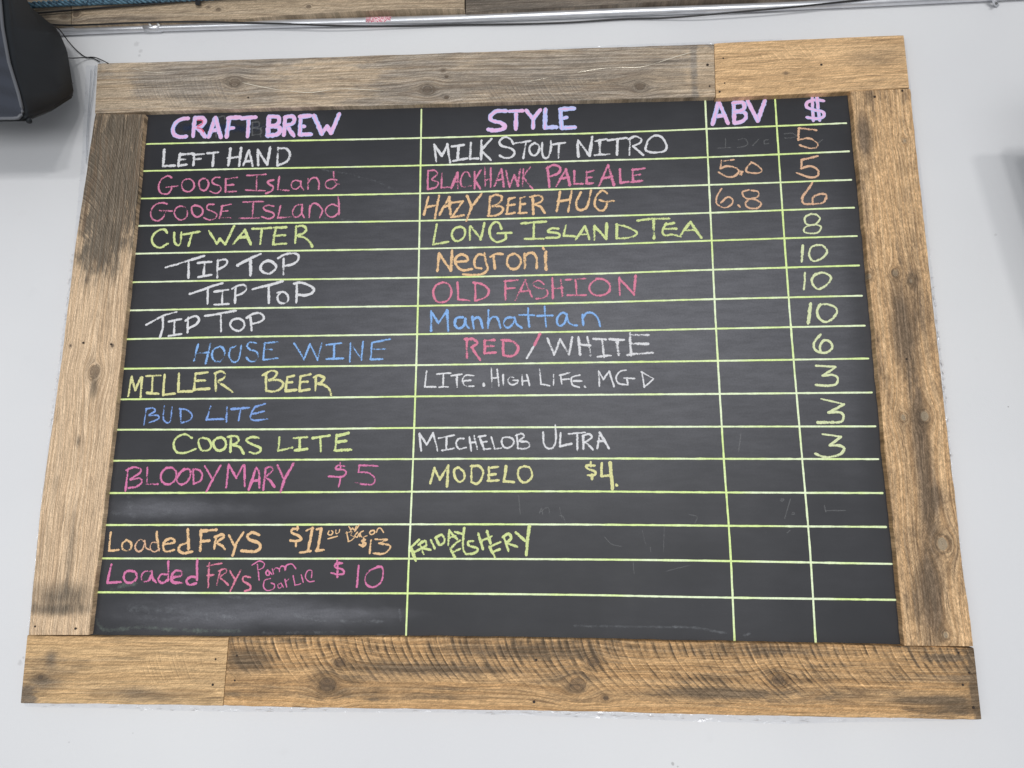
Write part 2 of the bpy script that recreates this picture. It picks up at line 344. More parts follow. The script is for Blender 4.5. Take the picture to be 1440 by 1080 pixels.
plank('frame_plank', [(321.8, 897), (450, 895.5), (600, 896), (750, 898), (900, 901), (1050, 904), (1200, 907), (1370, 911)], [(313.8, 993), (450, 996), (620, 998), (800, 1000.5), (1000, 1005), (1200, 1009.5), (1381, 1013)], FT+.001, .001, board, 6, rag=.0007, bev=.0022,
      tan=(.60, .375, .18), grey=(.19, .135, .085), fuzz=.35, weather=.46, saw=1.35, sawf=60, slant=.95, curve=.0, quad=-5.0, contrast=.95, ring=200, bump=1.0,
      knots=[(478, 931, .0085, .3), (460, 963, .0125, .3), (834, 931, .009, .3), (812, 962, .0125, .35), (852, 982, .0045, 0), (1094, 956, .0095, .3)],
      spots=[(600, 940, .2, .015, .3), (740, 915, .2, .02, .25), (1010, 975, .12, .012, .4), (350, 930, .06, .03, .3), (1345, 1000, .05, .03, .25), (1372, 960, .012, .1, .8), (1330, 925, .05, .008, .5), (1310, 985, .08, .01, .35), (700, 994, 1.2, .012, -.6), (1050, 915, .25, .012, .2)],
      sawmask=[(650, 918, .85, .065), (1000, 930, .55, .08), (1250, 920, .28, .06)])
# chalkboard panel
k = N('chalkboard_paint'); ov, x, y, z = k.obj()
def blobs(k, x, z, lst, n):
    r = None
    for (bx, bz, rx, rz, am) in lst:
        p = P(bx, bz, -BT)
        dx = k.math('DIVIDE', k.math('SUBTRACT', x, p.x-bc.x), rx); dz = k.math('DIVIDE', k.math('SUBTRACT', z, p.z-bc.z), rz)
        d = k.math('ADD', k.math('SQRT', k.math('ADD', k.math('MULTIPLY', dx, dx), k.math('MULTIPLY', dz, dz))), k.math('MULTIPLY', k.math('SUBTRACT', n, .5), 1.4))
        e = k.sm(d, 0, 1.3, am, 0); r = k.math('ADD', r, e) if r is not None else e
    return r
n0 = k.noise(ov, 3.0, 4, .6); n1 = k.noise(k.xyz(k.math('MULTIPLY', x, 14), 0.0, k.math('MULTIPLY', z, 70)), 1, 5, .65)
n2 = k.noise(ov, 260, 3, .6); n3 = k.noise(k.xyz(k.math('MULTIPLY', x, 5), 2.0, k.math('MULTIPLY', z, 11)), 1, 4, .6)
bl = blobs(k, x, z, [(1080, 420, .4, .4, .016), (230, 715, .22, .026, .065), (480, 715, .3, .03, .015), (330, 862, .32, .040, .075), (260, 880, .2, .03, .03), (470, 870, .2, .02, .02), (520, 862, .14, .012, .03),
                        (560, 285, .1, .03, .012), (350, 540, .12, .025, .014), (640, 535, .12, .02, .014), (1190, 560, .05, .4, .006), (1120, 290, .12, .08, .010), (260, 800, .1, .02, .014), (930, 745, .2, .03, .008)], n3)
bl = k.math('ADD', bl, blobs(k, x, z, [(790, 450, 1.05, .46, .074)], .5))  # broad lift of the middle: sheen put into the colour, with chalk dust
edge = k.math('MULTIPLY', k.sm(k.math('ABSOLUTE', k.math('ADD', x, bc.x)), .83, .885, 1, .35), k.sm(k.math('ABSOLUTE', k.math('ADD', z, bc.z-1.932)), .60, .645, 1, .5))
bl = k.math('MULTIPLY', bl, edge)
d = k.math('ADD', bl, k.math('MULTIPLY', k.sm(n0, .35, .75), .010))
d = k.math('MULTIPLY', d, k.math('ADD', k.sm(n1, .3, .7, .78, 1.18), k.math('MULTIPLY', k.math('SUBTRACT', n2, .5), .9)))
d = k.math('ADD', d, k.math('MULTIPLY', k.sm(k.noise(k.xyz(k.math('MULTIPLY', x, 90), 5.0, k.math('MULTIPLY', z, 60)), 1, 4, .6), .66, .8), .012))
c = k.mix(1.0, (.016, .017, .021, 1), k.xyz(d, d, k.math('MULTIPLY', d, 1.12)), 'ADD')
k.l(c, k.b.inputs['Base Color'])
k.l(k.math('ADD', .50, k.math('MULTIPLY', n3, .15)), k.b.inputs['Roughness']); k.b.inputs['Specular IOR Level'].default_value = .45
b = k.n('ShaderNodeBump'); b.inputs['Strength'].default_value = .15; b.inputs['Distance'].default_value = .0006
k.l(k.math('ADD', n2, k.noise(ov, 40, 2)), b.inputs['Height']); k.l(b.outputs[0], k.b.inputs['Normal'])
bq = [P(195, 140, -BT), P(1205, 115, -BT), P(1285, 925, -BT), P(115, 905, -BT)]
bv = [q-bc for q in bq]+[q-bc+Vector((0, BT-.001, 0)) for q in bq]
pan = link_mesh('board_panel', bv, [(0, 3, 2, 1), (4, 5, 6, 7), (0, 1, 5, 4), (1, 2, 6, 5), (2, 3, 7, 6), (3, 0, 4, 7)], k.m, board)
# nails
nm = simple('rusty_nail', (.03, .02, .015), .6, .3, .5, 600, .3)
NAILS = [(1017, 82), (1019, 117), (1012, 129), (349, 137), (117, 482), (156, 484), (49, 881), (106, 884), (303, 927), (299, 963), (333, 922), (330, 957), (754, 928), (751, 987), (1348, 918), (1363, 946), (1369, 995), (1230, 136), (1269, 127.5), (1275, 505), (995, 91), (998, 121), (1155, 91), (1354, 963)]
nv = []; nf = []; sg = 8
for r_, h_ in ((.0030, 0), (.0024, .0008), (0.0010, .0007)):
    for j in range(sg):
        a = 2*math.pi*j/sg; nv.append(Vector((math.cos(a)*r_, -h_, math.sin(a)*r_)))
for i in range(2):
    for j in range(sg): nf.append((i*sg+j, i*sg+(j+1) % sg, (i+1)*sg+(j+1) % sg, (i+1)*sg+j))
nf.append(tuple(2*sg+j for j in range(sg)))
first = None
for (nx, ny) in NAILS:
    p = P(nx, ny, -(FT+.0012))-bc
    if first is None: first = link_mesh('nail', nv, nf, nm, board); o = first
    else: o = first.copy(); COL.objects.link(o)
    o.location = p; o.scale = [random.uniform(.75, 1.15)]*3
# ------------------------------------------------------------------ chalk
def chalk_mat(name, col, cov=.62, scale=330, soft=.24):
    k = N(name); ov, x, y, z = k.obj()
    uvn = k.n('ShaderNodeTexCoord'); q = k.n('ShaderNodeSeparateXYZ'); k.l(uvn.outputs['UV'], q.inputs[0])
    u, v = q.outputs[0], q.outputs[1]
    at = k.n('ShaderNodeAttribute', attribute_name='chalk_load')
    dn = at.outputs['Fac']
    av = k.math('ABSOLUTE', v)
    n1 = k.noise(ov, scale, 3, .6); n2 = k.noise(ov, scale*2.6, 2, .6); n3 = k.noise(ov, 60, 2)
    nz = k.math('ADD', k.math('MULTIPLY', n1, .80), k.math('MULTIPLY', n2, .20))
    th = k.math('SUBTRACT', k.math('ADD', dn, k.math('MULTIPLY', k.math('SUBTRACT', n3, .5), .5)), k.math('MULTIPLY', k.math('POWER', av, 2.0), .38))
    al = k.sm(k.math('ADD', k.math('SUBTRACT', th, 1.0), nz), -.145, soft-.145, 0, 1)
    c = k.mix(k.sm(n1, .35, .7), [a*.86 for a in col[:3]]+[1], [min(1, a*1.08) for a in col[:3]]+[1])
    k.l(c, k.b.inputs['Base Color']); k.b.inputs['Roughness'].default_value = .9; k.b.inputs['Specular IOR Level'].default_value = .1
    tr = k.n('ShaderNodeBsdfTransparent'); mx = k.n('ShaderNodeMixShader')
    k.l(k.math('MULTIPLY', al, cov), mx.inputs[0]); k.l(tr.outputs[0], mx.inputs[1]); k.l(k.b.outputs[0], mx.inputs[2]); k.l(mx.outputs[0], k.o.inputs[0])
    return k.m
def header_mat(name):
    k = N(name); ov, x, y, z = k.obj()
    uvn = k.n('ShaderNodeTexCoord'); q = k.n('ShaderNodeSeparateXYZ'); k.l(uvn.outputs['UV'], q.inputs[0])
    av = k.math('ABSOLUTE', q.outputs[1]); at = k.n('ShaderNodeAttribute', attribute_name='chalk_load')
    n1 = k.noise(ov, 90, 3); n2 = k.noise(ov, 600, 2); n3 = k.noise(ov, 28, 2)
    pink = k.mix(k.sm(n1, .35, .65), (.80, .46, .72, 1), (.78, .52, .80, 1))
    lav = (.50, .56, .90, 1)
    f = k.sm(k.math('ADD', k.math('ADD', av, k.math('MULTIPLY', k.math('SUBTRACT', n3, .5), 1.3)), k.math('SUBTRACT', at.outputs['Fac'], .5)), .48, .92)
    c = k.mix(f, pink, lav)
    k.l(c, k.b.inputs['Base Color']); k.b.inputs['Roughness'].default_value = .7
    a = k.sm(k.math('ADD', av, k.math('MULTIPLY', k.math('SUBTRACT', n2, .5), .5)), .82, 1.0, .97, 0)
    tr = k.n('ShaderNodeBsdfTransparent'); mx = k.n('ShaderNodeMixShader')
    k.l(a, mx.inputs[0]); k.l(tr.outputs[0], mx.inputs[1]); k.l(k.b.outputs[0], mx.inputs[2]); k.l(mx.outputs[0], k.o.inputs[0])
    return k.m
C = {
 'white': chalk_mat('white_chalk', (.80, .80, .82), .88),
 'pink': chalk_mat('pink_chalk', (.78, .27, .43), .84),
 'magenta': chalk_mat('magenta_chalk', (.78, .24, .46), .86),
 'rose': chalk_mat('rose_chalk', (.80, .26, .38), .86),
 'green': chalk_mat('yellow_green_chalk', (.72, .82, .36), .88),
 'yellow': chalk_mat('yellow_chalk', (.80, .78, .38), .88),
 'orange': chalk_mat('orange_chalk', (.84, .56, .31), .95),
 'peach': chalk_mat('peach_chalk', (.82, .52, .34), .88),
 'blue': chalk_mat('blue_chalk', (.27, .48, .85), .95),
 'blue2': chalk_mat('deep_blue_chalk', (.26, .42, .82), .90),
 'pale': chalk_mat('pale_green_chalk', (.74, .80, .48), .95),
 'ghost': chalk_mat('rubbed_out_chalk', (.55, .56, .56), .13, soft=.5),
 'smear': chalk_mat('smeared_chalk', (.50, .53, .56), .20, scale=120, soft=.9),
 'greensmear': chalk_mat('smeared_green_chalk', (.40, .50, .42), .30, scale=110, soft=.9),
 'bluehalo': chalk_mat('smeared_blue_chalk', (.030, .048, .11), .45, scale=60, soft=.9),
 'redsmear': chalk_mat('smeared_red_chalk', (.80, .14, .22), .85, scale=200),
 'head': header_mat('pink_lavender_paint_chalk'),
 'line': None,
}
def line_mat():
    k = N('neon_yellow_green_paint_pen'); ov, x, y, z = k.obj()
    n1 = k.noise(k.xyz(k.math('MULTIPLY', x, 5), 0.0, k.math('MULTIPLY', z, 5)), 1, 3)
    n2 = k.noise(ov, 300, 2)
    c = k.mix(k.sm(n1, .40, .60), (.68, .84, .32, 1), (.77, .87, .58, 1))
    fm = k.sm(n2, .3, .7, .88, 1.1); c = k.mix(1.0, c, k.xyz(fm, fm, fm), 'MULTIPLY')
    k.l(c, k.b.inputs['Base Color']); k.b.inputs['Roughness'].default_value = .6
    return k.m
C['line'] = line_mat()
LAYER = [0]
def ribbon(V, Fc, UV, D, pts, wd, dens, lay, cap=True, wob=.12):
    """pts in board coordinates (x,z); wd full width in metres"""
    n = len(pts); base = len(V); s = 0; y = -BT-.0003-lay
    ts = []
    for i in range(n):
        t = (pts[min(i+1, n-1)]-pts[max(i-1, 0)]); ts.append(t.normalized() if t.length > 1e-9 else Vector((1, 0)))
    rows = []
    if cap:
        a = pts[0]-ts[0]*wd*.42; rows.append((a, ts[0], .45))
    for i in range(n): rows.append((pts[i], ts[i], 1))
    if cap: rows.append((pts[-1]+ts[-1]*wd*.42, ts[-1], .45))
    pr = rows[0][0]; rs = random.uniform(0, 99)
    for rix, (p, t, f) in enumerate(rows):
        s += (p-pr).length; pr = p
        nn = Vector((-t.y, t.x)); jw = 1+wob*2*mnoise.noise(Vector((s*160, rs, 0)))
        off = wob*wd*.5*mnoise.noise(Vector((s*110, rs, 5)))
        for sd in (-1, 0, 1):
            q = p+nn*(wd*.5*f*jw*sd+off); V.append((q.x-bc.x, y-bc.y-1.5e-6*rix, q.y-bc.z)); UV.append((s, sd*(1 if f == 1 else 1))); D.append(dens+.22*mnoise.noise(Vector((s*45, rs, 2))))
    for i in range(len(rows)-1):
        for j in range(2):
            a = base+i*3+j; Fc.append((a, a+1, a+4, a+3))
def parse(s):
    out = []
    for st in s.split(';'):
        st = st.strip()
        if not st: continue
        sm = st[0] == '~'; dn = None
        if sm: st = st[1:]
        tk = st.split(); wmul = 1
        if tk[0][0] == 'w': wmul = float(tk[0][1:]); tk = tk[1:]
        if tk[0][0] == '~': sm = True; tk[0] = tk[0][1:]
        pts = [tuple(float(a) for a in q.split(',')) for q in tk]
        out.append((sm, wmul, pts))
    return out
def word(name, col, wpx, org, data, dens=.62, label=None, sc=6.0, more=(), wob=.14):
    """one chalked word: strokes traced as (x,y) in sixths of a photo pixel from org; mapped onto the board plane"""
    V, Fc, UV, D = [], [], [], []
    for (og, dt) in [(org, data)]+list(more):
        for (sm, wm, pts) in parse(dt):
            q = [P(og[0]+a/sc, og[1]+b_/sc, -BT) for a, b_ in pts]; q = [Vector((v.x, v.z)) for v in q]
            mid = q[len(q)//2]
            wd = wpx/6*wm*.00194
            dd = dens+random.uniform(-.07, .07)
            LAYER[0] = (LAYER[0]+1) % 400; lay = LAYER[0]*2.0e-6
            if sm: ribbon(V, Fc, UV, D, catmull(q, .003), wd*random.uniform(.92, 1.1), dd, lay, wob=wob)
            else:
                for a, b_ in zip(q, q[1:]):
                    LAYER[0] = (LAYER[0]+1) % 400; lay = LAYER[0]*2.0e-6
                    j = Vector((random.uniform(-1, 1), random.uniform(-1, 1)))*.0006
                    ribbon(V, Fc, UV, D, polyline([a, a.lerp(b_, .5)+j, b_], .003), wd*random.uniform(.9, 1.1), dd, lay, wob=wob)
    o = link_mesh(name, V, Fc, C[col], board, uv=UV, dens=D)
    if label: o['label'] = label
    if name in ('rubbed_out_word', 'chalk_smear', 'chalk_scratch'): o['kind'] = 'stuff'
    return o
# grid lines ----------------------------------------------------------
HL = ["206.5,202.6 360,199 600,194 760,189.3 830,187.6 985,181.8 1190,173.3", "202.5,240.6 360,237.2 600,232.6 830,226 985,221.6 1194,213", "198,279.3 360,276.3 600,271.8 830,265 985,260.6 1197,253",
 "194,317.8 360,314.2 600,310.4 830,304.5 985,299.8 1201,292", "190,356.9 360,353.5 600,349.6 830,344.2 985,339 1205,332", "184.5,397 360,393.7 600,390.4 830,385.2 985,380 1208,373.4",
 "182,436.6 360,433.3 600,430 830,425.5 985,421.2 1212,415.9", "177.5,477 340,473.7 580,470.2 815,466.3 1000,462.4 1216,458", "171,518.7 400,515.8 580,513.6 815,510 1000,507.6 1221,504.2",
 "168,561.6 400,559.8 580,557.6 815,555.3 1000,554 1226,552", "164,604.3 400,603.6 580,601.8 815,600.6 1000,600 1231,599.6", "157,648 345,647 580,645.5 810,644.8 1000,645.2 1235,645.6",
 "154,693.4 345,692.6 585,691.4 810,691 1000,692.4 1241,693.4", "148.5,738.3 345,738 585,737.3 810,737.6 1000,739.2 1246,741", "143.5,785.2 345,785.6 585,785.6 810,786.6 1000,788.6 1254,793",
 "137.5,832.8 345,834 585,834.4 810,836.5 1000,840 1259,843.5"]
VLN = ["592.7,154 590,320 586.4,480 581,645 577.5,730 574.5,800 571,895", "991.6,140 999,300 1007,465 1017.5,640 1026.7,770 1033,903", "1089.6,135 1100.5,300 1112.5,465 1127.5,640 1138.7,770 1147,906"]
for i, s in enumerate(HL+VLN):
    pts = [tuple(float(a) for a in q.split(',')) for q in s.split()]
    q = [P(a, b_, -BT) for a, b_ in pts]; q = [Vector((v.x, v.z)) for v in q]
    V, Fc, UV, D = [], [], [], []
    ribbon(V, Fc, UV, D, catmull(q, .012), .0042, .8, -.00012+i*3e-6 if False else .00002+i*3e-6, wob=.16)
    link_mesh('grid_line', V, Fc, C['line'], board, uv=UV, dens=D)
A, B_, CC, D2, DD = (200, 140), (360, 140), (590, 140), (760, 140), (980, 130)
# smears and rubbed-out writing
word('chalk_smear', 'bluehalo', 90, A, "280,235 400,240;430,235 560,240;570,240 700,240;700,240 830,240;850,240 960,235;1050,230 1180,230;1180,230 1330,225;1330,220 1440,215", .75)
word('chalk_smear', 'bluehalo', 70, DD, "1000,60 1005,230;940,150 1060,150", .7)
word('rubbed_out_word', 'ghost', 15, A, "930,190 930,300;~930,195 980,190 985,225 935,240 1000,250 1000,290 930,300;1000,240 1000,315;~1000,250 1020,225 1050,230;~640,150 690,140 700,165;620,240 625,320", .8)
word('rubbed_out_word', 'ghost', 10, DD, "240,390 240,465;175,470 285,465;~350,400 400,390 430,430 400,455 340,465;520,395 470,450;~600,400 570,405 570,435 605,430;~735,350 800,345 840,370 780,385 740,385;1020,430 1060,400", .8)
word('chalk_smear', 'greensmear', 40, (120, 730), "~95,850 120,900 180,935 300,930 480,915 700,930 900,940 1300,945;~230,590 320,560 420,545", .72)
word('chalk_smear', 'smear', 26, (345, 730), "~ -200,650 0,665 200,662 310,650;~150,960 500,955 900,950;~600,855 900,860 1150,862;1120,980 1200,975;~400,800 520,840 640,810;1300,770 1310,850", .66)
word('chalk_smear', 'smear', 60, (120, 730), "~380,750 700,770 1000,800 1350,840;~450,830 800,850 1250,830", .52)
word('chalk_smear', 'smear', 50, (130, 640), "~250,400 420,430 700,400 1100,420;~180,480 420,510 700,480;~300,300 310,360 320,440", .52)
word('chalk_smear', 'smear', 20, (780, 860), "w1 ~600,75 740,85 800,98 868,108;~100,72 400,76 640,80;~960,120 985,112", .72, sc=3.6)
word('chalk_smear', 'smear', 24, (440, 220), "~0,100 200,130 500,200 700,290;~100,520 300,540 600,600", .5)
word('chalk_scratch', 'ghost', 7, (1020, 590), "548,670 500,835;~470,670 495,672 480,688 462,680;~565,785 580,785 580,800 560,798;835,725 848,780;845,770 1010,768;520,955 545,935;130,120 110,270", .95)
word('chalk_scratch', 'ghost', 6, (760, 640), "860,640 890,760;1045,600 1038,810;925,770 930,815;780,880 790,1000;1060,980 1260,930;~540,690 600,750 680,770;~1250,500 1320,520 1300,580;~0,480 60,440 80,500;160,440 180,530", .8)
word('chalk_scratch', 'ghost', 7, (570, 640), "955,335 965,430;965,440 970,500;~1130,490 1150,450 1160,500;~1300,510 1330,520 1350,570", .8)
# headings
word('heading_word', 'head', 40, A, "~388,160 340,164 290,192 262,240 268,292 315,316 372,312;447,152 430,310;~447,160 505,155 528,188 500,224 452,240;470,235 532,312;615,155 562,315;620,155 665,318;590,262 650,256;735,165 713,315;728,158 825,150;730,246 768,240;838,160 958,150;900,160 890,312", .5)
word('heading_word', 'head', 40, B_, "110,145 100,305;~110,145 185,148 195,188 170,215 115,225;~118,225 190,232 200,270 170,298 102,305;247,148 236,300;~245,150 308,142 325,172 305,205 255,220;262,218 318,305;377,145 370,297;372,145 460,136;375,230 408,228;372,297 464,294;490,138 556,290;556,290 600,225;600,225 634,285;634,285 702,123", .5)
word('chalk_smear', 'redsmear', 14, A, "~470,175 510,178 505,205 470,225;~465,240 500,248 520,275", .7)
word('heading_word', 'head', 36, CC, "~730,98 650,100 600,138 610,178 680,195 722,226 700,250 640,262 580,254;758,100 872,95;815,102 812,250;900,92 960,165;1017,88 960,165;960,160 957,240", .45)
word('heading_word', 'head', 38, CC, "1062,85 1058,240 1155,234;1190,85 1198,240;1188,84 1302,76;1200,160 1240,152;1200,242 1310,235", .92, label='lavender blue letters at the end of the heading word')
word('heading_word', 'head', 36, DD, "180,85 132,268;186,85 262,262;160,200 235,196;308,90 315,255;~308,90 385,85 400,125 375,155 320,163;~320,165 400,172 412,215 370,250 315,260;427,75 512,242;512,242 573,73", .5)
word('heading_sign', 'head', 28, DD, "~1068,72 1000,64 930,85 928,125 990,150 1060,165 1068,205 1010,222 928,212;972,40 982,240;1012,42 1035,236", .6)
# left column
word('chalk_word', 'white', 24, A, "188,425 178,562;178,562 275,558;322,458 305,555;315,466 430,455;310,508 362,505;305,560 376,550;440,460 432,555;430,470 520,460;440,505 492,500;550,455 640,445;602,455 595,560", .68, 'white chalk word at the left of the first row')
word('chalk_word', 'white', 25, A, "745,415 728,555;835,410 820,560;725,495 825,482;900,430 855,555;905,430 932,560;875,525 928,520;975,425 980,555;980,430 1057,550;1055,550 1080,405;1147,410 1140,555;~1150,412 1215,415 1245,460 1225,520 1145,558", .70)
word('chalk_word', 'pink', 18, A, "~250,660 215,645 160,680 140,740 160,790 215,797 245,762 250,735;208,742 300,730;~380,670 345,690 335,730 355,770 400,777 437,745 435,700 405,673 372,672;~500,672 480,700 490,750 520,770 550,750 562,710 545,675 515,668 492,682;~655,658 615,660 590,690 610,715 655,730 665,765 625,793 573,775;705,672 705,780;705,672 802,658;710,725 772,720;705,780 792,775", .62)
word('chalk_word', 'pink', 18, A, "885,642 1045,632;970,640 965,765;875,765 1035,770;~1110,680 1065,690 1070,715 1105,735 1095,770 1045,792;1157,653 1146,758 1236,768;~1335,692 1290,683 1260,710 1265,745 1300,757 1335,730;~1338,690 1342,735 1362,762", .62, more=[(B_, "440,670 440,755;~440,705 470,667 510,663 532,700 530,757;~682,680 630,675 590,700 595,740 640,752 678,722;~655,612 660,670 678,712 702,716")])
word('chalk_word', 'pink', 18, A, "~210,880 165,872 110,890 75,945 85,1005 130,1024 175,1000 200,950;150,938 252,942;~330,900 290,915 272,960 295,1002 335,1017 375,990 382,940 360,908 320,900;~450,893 420,910 425,960 460,992 500,975 514,940 490,905 443,893;~607,885 555,890 550,925 595,945 632,970 615,1005 570,1017 523,1000;677,898 655,1000;670,902 750,885;670,945 722,940;650,1000 752,998", .64)
word('chalk_word', 'pink', 18, A, "855,867 1022,862;940,870 930,995;820,1002 985,1000;~1110,900 1060,893 1025,910 1040,935 1100,955 1112,985 1070,1007 1010,990;1167,898 1145,1000 1252,990", .64, more=[(B_, "~388,885 340,895 310,945 320,985 350,992 385,960 392,892;~390,890 386,950 407,997;455,895 450,995;~455,925 480,880 520,885 562,935 540,995;~692,902 640,885 590,925 600,975 650,992 702,955;692,823 702,890 700,970")])
E1 = (200, 300); F1 = (360, 300)
word('chalk_word', 'green', 22, E1, "~212,165 187,137 130,150 85,205 95,262 150,292 217,256;~270,165 275,240 300,270 325,250 332,163;345,180 487,155;420,172 392,275", .74)
word('chalk_word', 'green', 24, E1, "565,152 632,256;632,256 657,215;657,215 702,262;702,262 777,108;868,140 768,260;868,140 916,262;815,203 890,200;930,132 1090,125;1010,135 998,258;1130,120 1105,262;1115,122 1217,118;1120,190 1206,186;1110,264 1216,256;1300,110 1292,250;~1300,115 1345,105 1380,122 1375,160 1310,190 1360,202 1412,240 1435,282", .72)
word('chalk_word', 'white', 20, E1, "200,457 300,430 420,392 525,360;w1.1 395,400 392,545;470,420 585,410;530,420 520,530;475,540 585,520;640,395 635,542;~638,402 685,390 717,402 710,435 650,472", .74)
word('chalk_word', 'white', 22, E1, "w1.1 805,440 905,388 1000,345;w1.2 915,400 915,522;~1065,398 1020,420 1000,460 1020,497 1070,510 1112,485 1132,450 1100,413 1057,400;1195,385 1193,515;~1148,380 1200,350 1270,338 1317,355 1315,395 1270,430 1200,446", .76)
word('chalk_word', 'white', 19, E1, "402,682 500,650 590,615 680,590;555,625 553,765;610,662 727,645;680,660 675,770;610,772 732,765;790,620 785,757;~760,637 810,612 860,606 882,635 850,675 795,697", .74)
word('chalk_word', 'white', 20, E1, "935,642 1060,610 1187,573;1067,620 1070,757;~1143,672 1190,663 1227,690 1232,735 1195,762 1155,747 1143,705 1165,675", .74, more=[(F1, "345,600 342,752;~322,595 370,586 430,600 487,635 475,672 420,692 360,688")])
word('chalk_word', 'white', 19, E1, "35,942 130,890 200,857 292,833;~175,880 176,960 152,1047;225,915 332,893;275,910 270,1030;225,1037 332,1020;390,880 385,1007;~368,907 410,880 460,870 482,900 450,942 390,972", .74)
word('chalk_word', 'white', 20, E1, "530,867 650,848 792,822;665,860 667,997;~800,888 760,905 743,945 775,982 820,992 857,965 862,925 830,893 793,890;915,880 925,987;~883,883 935,850 990,843 1027,870 1015,905 960,927 925,931", .74)
G1 = (160, 465); H1 = (340, 465)
word('chalk_word', 'blue', 20, G1, "714,118 680,252;817,113 775,277;700,190 800,185;~880,138 840,165 830,215 855,257 900,257 932,215 930,160 900,133 873,142;~985,150 973,210 1005,262 1045,255 1065,200 1077,128;985,150 1030,128;~1202,105 1150,98 1125,130 1150,160 1200,175 1222,215 1190,257 1150,257 1118,225;1275,105 1260,242;1270,107 1382,95;1270,160 1332,160;1262,247 1382,232", .62)
word('chalk_word', 'blue', 18, H1, "443,108 525,242;525,242 575,113;575,113 640,247;640,247 677,103;712,122 840,105;780,120 778,235;715,240 857,234;918,108 912,262;920,110 1012,242;1010,247 1024,93;1098,110 1088,242;1100,102 1175,87 1252,72;1095,157 1212,155;1095,244 1187,240", .64)
word('chalk_word', 'yellow', 21, G1, "152,388 124,552;155,390 182,502;182,502 232,393;240,395 228,562;275,384 395,378;328,390 322,530;280,525 377,533;430,373 418,545 517,530;550,363 545,515 662,512;692,363 678,497;690,363 792,352;690,425 772,420;675,499 807,490;860,360 862,507;~853,360 905,343 942,365 925,405 880,430 940,470 1002,517", .72)
word('chalk_word', 'yellow', 21, H1, "205,373 208,507;~177,377 250,338 297,355 275,395 225,420 310,415 352,450 320,497 265,514 210,508;387,393 370,502;385,392 442,380;385,440 427,435;370,510 462,500;498,385 488,502;495,387 582,368;495,435 557,430;488,510 572,495;625,385 622,502;~610,394 650,378 697,400 665,440 640,445 700,460 740,495 754,542", .74)
word('chalk_word', 'blue2', 17, G1, "277,658 256,792;~275,660 335,655 347,680 295,715 370,715 377,745 300,777;~427,638 420,740 450,777 480,757 492,648;565,665 568,777;~558,660 620,670 662,715 640,757 575,777", .60)
word('chalk_word', 'blue2', 19, G1, "817,638 783,752 927,745;955,648 952,767;993,662 1142,650;1070,665 1055,757;~1197,638 1160,700 1160,747 1205,757 1297,745;1190,647 1277,616;1175,702 1267,680", .64)
word('chalk_word', 'green', 20, G1, "~660,905 600,873 530,905 506,960 530,1022 600,1032 692,998;~760,903 718,920 722,975 750,1012 800,1007 824,970 800,918 752,905;~880,903 843,935 850,985 890,1014 937,990 947,940 915,903 872,908;990,890 985,1022;~963,897 1030,890 1057,920 1030,955 1000,965 1060,980 1097,1037;~1222,905 1165,898 1118,925 1170,960 1237,990 1232,1022 1190,1037 1148,1025", .72)
word('chalk_word', 'green', 21, H1, "318,903 308,1012 427,985;440,907 552,898;490,910 488,1002;450,1010 552,998;598,907 742,885;662,900 668,1017;802,880 790,1007;808,887 902,863;800,942 882,930;785,1012 922,1005", .76)
I1 = (130, 640); J1 = (345, 640)
word('chalk_word', 'magenta', 20, I1, "302,113 280,300;~288,127 350,103 407,115 400,150 320,205 400,195 417,230 370,267 308,277;465,108 460,247 552,245;~630,108 590,140 578,200 610,242 660,242 702,200 707,140 670,106 622,110;~780,118 735,155 713,215 750,247 800,225 827,170 820,123 775,120;850,123 855,242;~850,120 900,125 927,165 910,217 855,242;948,93 1010,197;1082,88 1020,200 963,307", .64)
word('chalk_word', 'magenta', 20, J1, "-140,80 -160,272;-135,85 -75,192;-75,192 -20,85;-6,85 -4,262;w1.1 92,108 30,292;~95,108 117,150 120,272;60,220 112,215;172,113 153,292;~168,112 215,98 232,130 175,185 210,215 247,267;w1.1 273,88 325,192;w1.2 407,73 335,195 300,307", .66)
word('chalk_price', 'magenta', 17, J1, "~835,92 780,88 768,115 830,125 852,147 815,182 705,180;800,63 805,110;805,185 788,267;1117,92 962,86;962,86 955,145;~955,145 1040,150 1092,195 1080,242 1010,247 933,232", .66)
L1 = (120, 730); M1 = (345, 730)
word('chalk_word', 'orange', 19, I1, "157,653 142,807 222,798;~290,718 255,745 255,787 290,810 327,785 325,738 287,717", .68)
word('chalk_word', 'peach', 14, I1, "~440,728 405,712 370,745 363,785 385,812 420,800 440,755 442,722;~442,722 452,780 482,796;~550,738 505,738 488,785 525,817 567,790", .64, label='faint half rubbed letters in the loaded fries row')
word('chalk_word', 'orange', 22, I1, "545,650 548,715;w1.2 550,710 562,800;~600,752 692,737 670,703 620,720 598,765 620,812 690,800;~800,740 745,760 728,800 770,827 842,815;w1.2 805,628 812,792;917,633 912,805;915,640 1047,628;915,730 987,720;1045,690 1030,785;~1035,692 1090,670 1112,690 1050,735 1090,760 1117,792;1155,678 1200,762;1274,652 1212,750 1185,847;~1407,672 1350,653 1308,680 1330,715 1400,740 1417,780 1370,812 1258,808", .70)
word('chalk_price', 'orange', 19, J1, "~447,620 400,625 393,655 450,680 472,710 430,725 380,720;442,603 440,630;430,735 428,767;518,637 567,613;w1.2 568,615 530,802;463,824 552,808;603,627 642,618;w1.2 642,618 610,802;598,807 662,800", .74)
